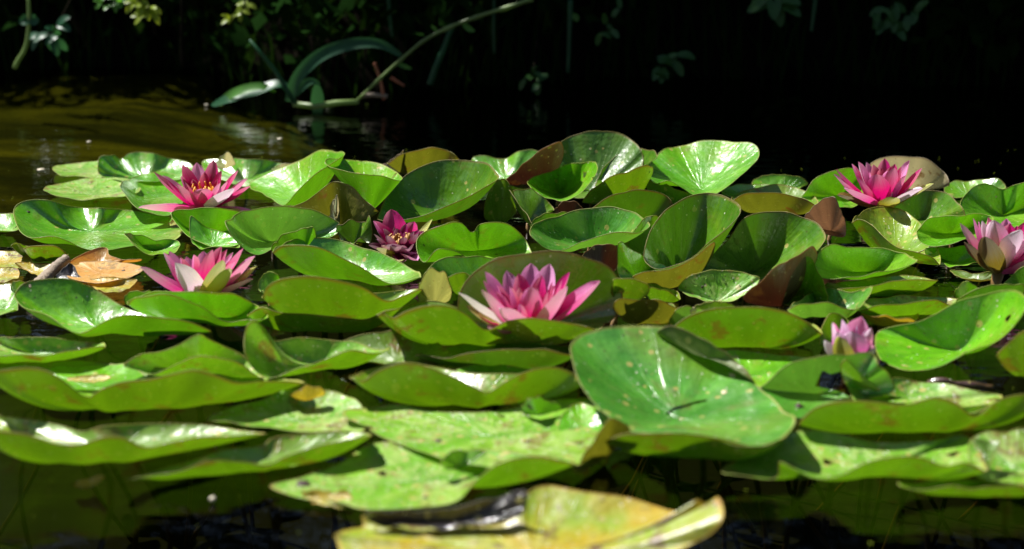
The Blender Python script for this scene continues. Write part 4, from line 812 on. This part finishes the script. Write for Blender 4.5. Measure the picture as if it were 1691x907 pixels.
pad('speck', 'yellow-speckled pad with a tall pointed left lobe below the closed flower', [(1398,640,1.4),(1420,668,.9),(1500,680,.8),(1580,684,.8),(1640,668,.9)], [(1388,606,3.4),(1397,590,4.2),(1412,602,3.5),(1430,625,2.2),(1500,630,1.2),(1560,636,1.2),(1610,645,1.2),(1655,655,1)], c=(1500,658,.4), k=1.8, rnd=.45)
pad('olive', 'great smooth pad wall across the lower right', [(1318,700,1.8),(1340,677,2.9),(1375,665,3.5),(1412,662,3.7),(1455,665,3.6),(1500,668,3.4),(1545,659,3.8),(1578,667,3.4),(1612,687,2.4),(1645,664,3.2),(1690,652,3.7),(1740,655,3.6)], [(1335,690,1),(1400,676,1),(1500,676,1),(1600,672,1),(1700,660,1)], c=(1520,705,.1), k=3, rnd=.25, wav=.5)
pad('speck', 'speckled pad with an arched front wall at the lower right', [(1190,778,.8),(1230,790,.8),(1282,790,.8),(1287,763,2),(1310,775,1.7),(1345,790,1.2),(1385,786,1.5),(1430,764,2.4),(1480,757,2.7),(1525,759,2.6),(1560,769,2.2),(1595,764,2.4),(1630,780,1.6)], [(1240,745,.9),(1290,718,1.2),(1350,712,1.2),(1440,728,.9),(1540,730,.9),(1600,722,1)], c=(1440,775,.1), k=2.8, rnd=.3, wav=.7)
pad('olive', 'lowest thin pad edge at the right side of the picture', [(1483,800,1.2),(1500,806,1.2),(1560,808,1.3),(1630,805,1.5),(1700,800,1.7),(1750,800,1.7)], [(1510,798,.6),(1600,790,.6),(1700,785,.7)], c=(1620,815,.1), k=3, rnd=.4)
pad('speck', 'speckled pad with a dark slit cut at the lower right edge', [(1610,785,1),(1650,798,.9),(1720,800,1)], [(1600,735,1.4),(1625,716,1.8),(1660,715,1.8),(1730,712,1.8),(1760,750,1.2)], zc=.5, k=2, rnd=.2)
pad('deep', 'dark folded flap of pad beside the slit at the lower right', [(1606,728,2.4),(1622,752,2.1),(1632,775,1.8)], [(1612,726,2.5),(1640,727,2.4),(1650,730,2.4),(1642,750,2)], zc=1.6, k=1.4, stem=False, rnd=.9)
pad('yellow', 'yellowing front pad with a curled dry right tip at the bottom of the picture', [(556,892,.9),(585,935,.4),(720,990,.4),(900,1000,.4),(1050,950,.7),(1130,905,1.2),(1175,880,2.0),(1194,852,2.9)], [(556,882,1.2),(580,874,1.0),(600,870,.8),(598,850,1.4),(612,862,1.0),(660,870,.7),(740,870,.7),(820,866,.8),(856,848,1.3),(872,816,1.9),(905,803,2.1),(960,812,1.9),(1040,824,1.5),(1105,842,1.2),(1140,838,2.2),(1150,826,3),(1168,834,2.6),(1186,822,3.2)], c=(880,915,.3), k=2.2, rnd=.15, wav=.8, nc=200)
pad('black', 'wet black rotted pad edge curled over the yellowing front pad', [(606,860,1.3),(640,869,1.1),(700,869,1.1),(770,867,1.1),(830,862,1.3),(862,848,1.7)], [(610,843,2.1),(650,847,1.8),(720,842,1.8),(790,832,2.1),(835,820,2.5),(868,809,3.0)], c=(745,862,1.0), k=1.5, wav=1.3, stem=False, rnd=0)

# ---- decaying leaves at the left
pad('orange', 'dry orange leaf with a curled-up dark far edge at the left', [(112,456,1.3),(145,466,1.2),(190,464,1.2),(226,452,1.2)], [(118,436,1.2),(140,434,1.3),(175,431,1.4),(215,436,1.4),(236,444,1.3)], zc=1.0, k=2, rnd=.0, wav=.5, cat='dead leaf', name='dead_leaf', stem=False, group='decaying leaves at the left of the bed')
pad('orange', 'brown-orange leaf fold standing behind the dry orange leaf', [(105,436,1.5),(130,424,1.7),(155,412,2.1),(176,409,2.2),(181,421,1.7),(205,429,1.6),(232,428,1.6)], [(112,432,1.0),(150,426,1.1),(180,430,1.1),(228,432,1.1)], c=(165,436,.9), k=2, rnd=.6, wav=.6, cat='dead leaf', name='dead_leaf', stem=False, group='decaying leaves at the left of the bed')
pad('yellow', 'yellow leaf flat on the water at the left edge of the picture', [(-20,440,.8),(10,445,.8),(50,440,.9)], [(-20,418,1.2),(5,415,1.4),(35,418,1.2),(52,430,1)], zc=.8, k=2, wav=.5, rnd=0, cat='dead leaf', name='dead_leaf', stem=False, group='decaying leaves at the left of the bed')
pad('yellow', 'orange-yellow leaf below the flat yellow one at the left edge', [(-20,462,.6),(8,465,.6),(30,458,.7)], [(-20,448,1),(5,442,1.2),(28,444,1)], zc=.7, k=2, wav=.5, rnd=.1, cat='dead leaf', name='dead_leaf', stem=False, group='decaying leaves at the left of the bed')
pad('yellow', 'pale green leaf with a yellow point just left of the weathered twig', [(30,440,1),(55,452,.9),(72,458,.9),(90,448,1)], [(27,434,1.4),(55,435,1.2),(85,437,1.2)], zc=.6, k=2, wav=.5, rnd=.6, cat='dead leaf', name='dead_leaf', stem=False, group='decaying leaves at the left of the bed')
pad('yellow', 'ragged yellow leaf between the orange leaf and the large bright pad', [(150,472,.8),(175,482,.7),(205,480,.7),(222,468,.8)], [(145,464,1),(170,460,1.2),(200,460,1.2),(225,462,1)], zc=.7, k=2, wav=.5, rnd=.2, cat='dead leaf', name='dead_leaf', stem=False, group='decaying leaves at the left of the bed')
pad('black', 'dark wet leaf hump between the twig and the dry orange leaf', [(92,460,1),(115,464,1),(140,462,1)], [(100,448,1.6),(110,437,2.2),(120,438,2.0),(128,450,1.5)], zc=1.2, k=1.6, rnd=1, cat='dead leaf', name='dead_leaf', stem=False, group='decaying leaves at the left of the bed')
pad('yellow', 'narrow yellow leaf lying on the pad behind the great wavy wall', [(112,627,1.4),(140,631,1.4),(170,630,1.4),(182,625,1.5)], [(118,623,1.5),(145,620,1.6),(175,620,1.6)], zc=1.3, k=2, rnd=0, wav=.4, cat='dead leaf', name='dead_leaf', stem=False, nc=64)
pad('fresh', 'sunlit flat pad just behind the dip of the great wavy wall', [(70,650,.8),(130,668,.8),(200,662,.8),(240,640,.8)], [(80,612,1),(130,603,1),(190,602,1),(235,612,1)], zc=.5, k=2, rnd=.2)
pad('yellow', 'tiny yellow leaf tip touching the water at the lower left', [(124,802,.4),(140,805,.4),(158,800,.4)], [(130,796,.8),(150,790,1),(172,786,1.2)], zc=.4, k=2, rnd=0, wav=.3, cat='dead leaf', name='dead_leaf', stem=False, nc=48)

# ================================================================== FLOWERS
flower('open flower with red centre and yellow stamens at the back left', (335,346), 2.2,
 [(254,284,0,2.2,'p'),(268,290,1.5,2.0,'w'),(301,272,2,2.2,'p'),(325,269,4,2.2,'w'),(353,264,3.2,2.0,'p'),(338,284,1.5,1.6,'d'),(366,282,2,2.1,'d'),(393,282,1.8,2.1,'p'),(409,295,1,2.2,'w'),(413,308,0,1.9,'p'),
  (386,312,-2.6,2.7,'v'),(335,312,-3,2.6,'p'),(292,305,-2.2,2.2,'p'),(315,309,-1,1.7,'d'),(229,343,-2,2.4,'w',.1),(424,352,-.5,2.0,'w',.1),(360,296,.8,1.6,'d'),(298,292,.6,1.7,'d'),(345,300,2.2,1.4,'d'),(318,296,1.6,1.4,'d'),(375,300,-.6,1.6,'d')],
 [(281,373,-3.2,2.0,'s',.1),(300,350,-4,1.8),(400,350,-1,1.8)], stam=26, srad=.017, sh=.026, inner=9, defmat='p')
flower('pink and white flower sitting low at the left, yellow-green sepals in front', (330,494), 1.0,
 [(231,441,-1,2.2,'w'),(270,417,0,2.0,'w'),(279,415,2,1.8,'w'),(289,434,-3,3.2,'v'),(298,426,.8,1.7,'d'),(320,421,0,2.5,'p'),(336,415,3,1.9,'w'),(351,413,-1,2.5,'p'),(366,407,1,2.2,'p'),(375,412,2,1.8,'p'),(385,417,2.2,1.7,'w'),(402,410,1,2.0,'p'),
  (421,423,-.4,2.5,'w'),(418,461,-1,1.8,'w',.1),(308,424,2.5,1.7,'w'),(340,432,1,1.8,'d'),(362,425,.8,1.8,'d'),(310,440,-1.5,2.0,'p'),(388,432,-.5,1.9,'p')],
 [(368,430,-3.8,2.2),(380,443,-4.0,2.0),(424,440,-.2,1.8)], stam=12, srad=.012, sh=.016)
flower('dark magenta half-closed flower in the middle distance', (660,418), 1.2,
 [(646,346,3.5,2.7,'p'),(617,365,1,2.5,'p'),(684,366,2.4,2.2,'p'),(700,382,1,2.2,'m'),(727,373,1.5,1.4,'l'),(684,382,.5,1.9,'m'),(638,405,-2.8,2.3,'m'),(674,411,-3.0,2.6,'m'),(609,405,-1,1.7,'m'),(690,430,-4,1.9,'w',.1),(666,433,-4,1.9,'w',.1),
  (630,378,1.5,2.0,'m'),(660,370,3.2,2.0,'m'),(672,372,3,1.8,'d'),(697,405,-1,2.0,'m'),(622,395,-.5,2.0,'m'),(688,418,-2.5,1.8,'m'),(655,408,-3.4,2.0,'m')],
 [(622,410,-3.2,1.6),(655,430,-4.6,1.8),(714,362,3,1.2)], stam=30, srad=.015, sh=.018, inner=10, inmat='m', smat='anther_dark', defmat='m')
flower('central open hot-pink flower in front of the olive-backed pad', (873,552), 1.6,
 [(877,474,-2.2,2.2,'p'),(827,509,-4.5,2.4,'w'),(796,479,-3.2,2.4,'w'),(757,484,-1.5,2.3,'v',.08),(801,449,1.4,2.3,'l'),(799,464,-.5,1.9,'p'),(836,447,4.2,2.2,'l'),(856,452,3,2.1,'p'),(877,435,4.5,2.6,'l'),(908,436,4.2,2.4,'l'),(940,450,2.2,1.9,'p'),
  (936,473,-2.4,2.5,'w'),(990,464,.6,2.6,'w'),(842,474,-.2,1.9,'d'),(912,466,.6,1.1,'d'),(929,461,-.6,1.3,'p'),(818,482,0,1.9,'p'),(822,472,1.2,1.8,'p'),(895,455,3,1.8,'d'),(860,482,.5,1.5,'d'),(888,476,.4,1.5,'d'),(905,482,-.4,1.4,'d'),(975,485,2.6,2.2,'p',.1),(782,510,1.6,2.4,'p',.1)],
 [(805,541,-4.5,2.0,'m',.05),(770,505,.5,2.0,'b')], stam=26, srad=.016, sh=.026, inner=10)
flower('top right flower with closely packed bright pink petals', (1456,342), 3.2,
 [(1377,288,-.6,1.8,'w'),(1381,280,.2,2.0,'p'),(1407,271,1,1.7,'p'),(1417,267,2,1.9,'w'),(1431,268,3.2,1.9,'w'),(1442,272,2,1.9,'d'),(1425,278,-.4,1.9,'p'),(1461,262,3,2.1,'p'),(1448,288,-2.8,2.7,'p'),(1478,271,2.8,1.7,'p'),(1477,277,-1.6,2.2,'p'),
  (1489,275,0,1.9,'d'),(1502,265,1.6,2.0,'w'),(1523,278,.6,2.1,'p'),(1394,311,-3,2.7,'w',.1),(1523,311,-2.4,2.8,'v',.08),(1466,282,-.6,1.9,'p'),(1436,284,.2,1.8,'d'),(1455,278,1.2,1.7,'d'),(1415,292,-1.2,2.2,'d'),(1496,290,-.8,2.0,'d'),(1470,276,2,1.6,'d')],
 [(1542,304,-1,2.0,'s',.05),(1478,327,-5.2,2.2,'s',.1),(1383,322,-1.4,2.4,'b',.06)], stam=6, srad=.010, sh=.016)
flower('pale pink flower cut by the right edge, with a brown and yellow sepal', (1650,446), 2.0,
 [(1586,369,-.6,2.1,'w'),(1607,361,1,1.5,'p'),(1616,366,.4,1.3,'p'),(1622,365,-.8,2.2,'w'),(1632,359,2,1.8,'p'),(1641,364,-2.2,2.9,'w'),(1662,361,3,2.0,'w'),(1668,369,1,2.4,'p'),(1686,380,-3,3.0,'v'),(1680,373,2,1.6,'d'),(1691,371,1,1.6,'d'),
  (1700,364,2,2.2,'p'),(1712,378,0,2.4,'w'),(1730,400,-1.5,2.4,'w'),(1632,375,0,2.0,'p'),(1655,372,1.5,1.8,'d'),(1700,395,-2,2.2,'w')],
 [(1627,391,-4,2.6,'b',.22),(1720,425,-3,2.4,'w',.2),(1592,400,-1.2,2.0,'b',.18)], stam=8, srad=.012, sh=.016, defmat='w')
flower('lilac closed flower with blunt upright petals at the right', (1406,602), .9,
 [(1391,528,0,2.5,'l',.22),(1375,533,.8,2.1,'w',.2),(1401,536,.8,2.0,'l',.2),(1423,523,1,3.0,'w',.2),(1407,547,-2,3.0,'l',.3),(1431,543,-.4,2.1,'l',.24),(1426,554,-1.4,1.9,'l',.2),(1438,542,-.8,2.2,'w',.3),(1384,548,-1.4,2.8,'l',.24),(1397,560,-1.8,2.1,'l',.2),(1441,570,-1.6,1.9,'w',.1),(1362,562,-.6,1.9,'v',.2),(1446,575,-1.4,1.9,'v',.16),(1451,603,-2.2,1.8,'w',.1),(1415,538,0,2.2,'l',.2)],
 [(1386,556,-2.6,2.0,'s',.16)], stam=0, inner=0, defmat='l', up=(0,0,1), bsp=.024)

# ---- droplets and crumbs resting on the pads, set down on whatever surface lies under them
bpy.context.view_layer.update()
DG = bpy.context.evaluated_depsgraph_get()
def hit(u, v):
    ok, loc, nrm, idx, ob, mt = S.ray_cast(DG, Vector((0, 0, CAMH)), ray(u, v).normalized())
    if not ok: return None, None, None
    if nrm.z < 0: nrm = -nrm
    return loc, nrm, ob
def dropmat():
    b = NB('water_drop'); p = b.node('ShaderNodeBsdfPrincipled'); p.inputs['Base Color'].default_value = (.9, 1, .9, 1)
    p.inputs['Roughness'].default_value = .02; p.inputs['Transmission Weight'].default_value = 1; p.inputs['IOR'].default_value = 1.33
    b.link(p.outputs[0], b.out.inputs[0]); return b.m
M['drop'] = dropmat()
def dome(loc, nrm, r, h, mat, name, rough=0, seed=1):
    rr = random.Random(seed); n = nrm.normalized(); a = n.orthogonal().normalized(); c = n.cross(a); V = [loc - n * h * .25]; Fc = []
    rings, seg = 5, 12
    rad = [rr.uniform(1 - rough, 1 + rough) for _ in range(seg)]
    for i in range(rings):
        ph = math.pi / 2 * (i / rings)
        for k in range(seg):
            an = 2 * math.pi * k / seg
            V.append(loc + (a * math.cos(an) + c * math.sin(an)) * r * math.cos(ph) * rad[k] + n * (h * math.sin(ph) * rr.uniform(1 - rough * .6, 1) - h * .1))
    V.append(loc + n * h * .9); top = len(V) - 1
    for k in range(seg):
        k2 = (k + 1) % seg; Fc.append((0, 1 + k2, 1 + k))
        for i in range(rings - 1): Fc.append((1 + i * seg + k, 1 + i * seg + k2, 1 + (i + 1) * seg + k2, 1 + (i + 1) * seg + k))
        Fc.append((1 + (rings - 1) * seg + k, 1 + (rings - 1) * seg + k2, top))
    return mesh(name, V, Fc, mat, loc=loc)
LP = 'on the lens-shaped pad right of centre'; BR = 'on the wet black rot of the front pad'
for i, (u, v, r, pl) in enumerate([(1165,457,1.6,LP),(1178,455,1.5,LP),(1190,453,1.6,LP),(1186,462,1.5,LP),(1196,464,1.3,LP),(1210,461,1.2,LP),(1148,470,1.2,LP),(1172,478,1.3,LP),(1222,472,1.2,LP),(1236,458,1.2,LP),
        (515,549,1.4,'on the low wavy wall under the smooth arched wall'),(575,716,1.3,'between the pale flat pad and the rolled narrow pad'),(1323,676,1.2,'at the left end of the great smooth wall'),(1548,734,1.4,'on the pad with the arched front wall'),(1557,803,1.2,'on the lowest thin pad edge at right'),
        (119,722,1.0,'on the long wavy pad at the lower left corner'),(395,757,1.1,'on the narrow rolled pad at the lower left'),
        (672,862,1.4,BR),(700,858,1.2,BR),(760,857,1.6,BR),(778,852,1.6,BR),(785,858,1.3,BR),(812,850,1.2,BR),(860,824,1.8,BR),(866,818,1.4,BR),(820,846,1.2,BR),
        (1250,640,1.1,'by the right rim of the largest pad'),(960,300,1.0,'in the small shiny bowl-shaped pad at the back')]):
    loc, nrm, ob = hit(u, v)
    if loc is None or ob.get('kind') == 'structure': continue
    tag(dome(loc, nrm, r / 1000, r / 1000 * .8, M['drop'], 'water_droplet', 0, i), 'tiny clear water droplet ' + pl, 'droplet', 'water droplets ' + (pl if pl in (LP, BR) else 'scattered over the pads'))
M['crumb'] = simple('dark_crumb', (.035, .02, .012), .6, .4, 300, .5)
M['pale_crumb'] = simple('pale_crumb', (.5, .42, .26), .6, .4, 300, .3)
for i, (u, v, r, m, lab) in enumerate([
    (500,799,4.5,'crumb','dark lump of debris on the yellow lower tip of the torn pad'),
    (1320,671,3.6,'crumb','dark crumb on the grey-green pad with the hole'),
    (47,350,1.6,'crumb','dark fleck at the left end of the long shiny wavy pad'),
    (188,385,1.4,'crumb','dark fleck near the front of the long shiny wavy pad'),
    (1146,513,3.4,'pale_crumb','small rounded pale crumb above the long dark green wall'),
    (245,318,1.6,'crumb','dark fleck on the glossy pad left of the red-centred flower'),
    (1160,474,1.2,'crumb','dark fleck among the drops of the lens-shaped pad'),
    (290,372,1.6,'pale_crumb','pale crumb at the foot of the red-centred back flower'),
    (1645,325,1.4,'pale_crumb','pale fleck on the broad creased pad at the right edge'),
    (700,405,1.6,'crumb','brown fleck on the two-lobed bright pad'),
    (820,420,1.4,'crumb','brown fleck at the glinting end of the two-lobed pad'),
    (615,476,1.6,'crumb','dark fleck on the smooth arched wall left of centre'),
    (1195,648,2.6,'pale_crumb','pale crumb by the right rim of the largest pad'),
    (1210,620,3.2,'pale_crumb','pinkish torn crumb at the right shoulder of the largest pad'),
    (874,672,2.4,'crumb','reddish dark crumb at the back edge of the speckled heart-shaped pad'),
    (724,728,2.6,'crumb','brown speck in the middle of the speckled heart-shaped pad'),
    (703,822,2.4,'crumb','brown speck on the torn speckled pad above the black rot'),
    (204,447,1.8,'crumb','dark speck on the dry orange leaf')]):
    loc, nrm, ob = hit(u, v)
    if loc is None or ob.get('kind') == 'structure': continue
    tag(dome(loc, nrm, r / 1000, r / 1000 * .45, M[m], 'debris', .35, i), lab, 'debris')
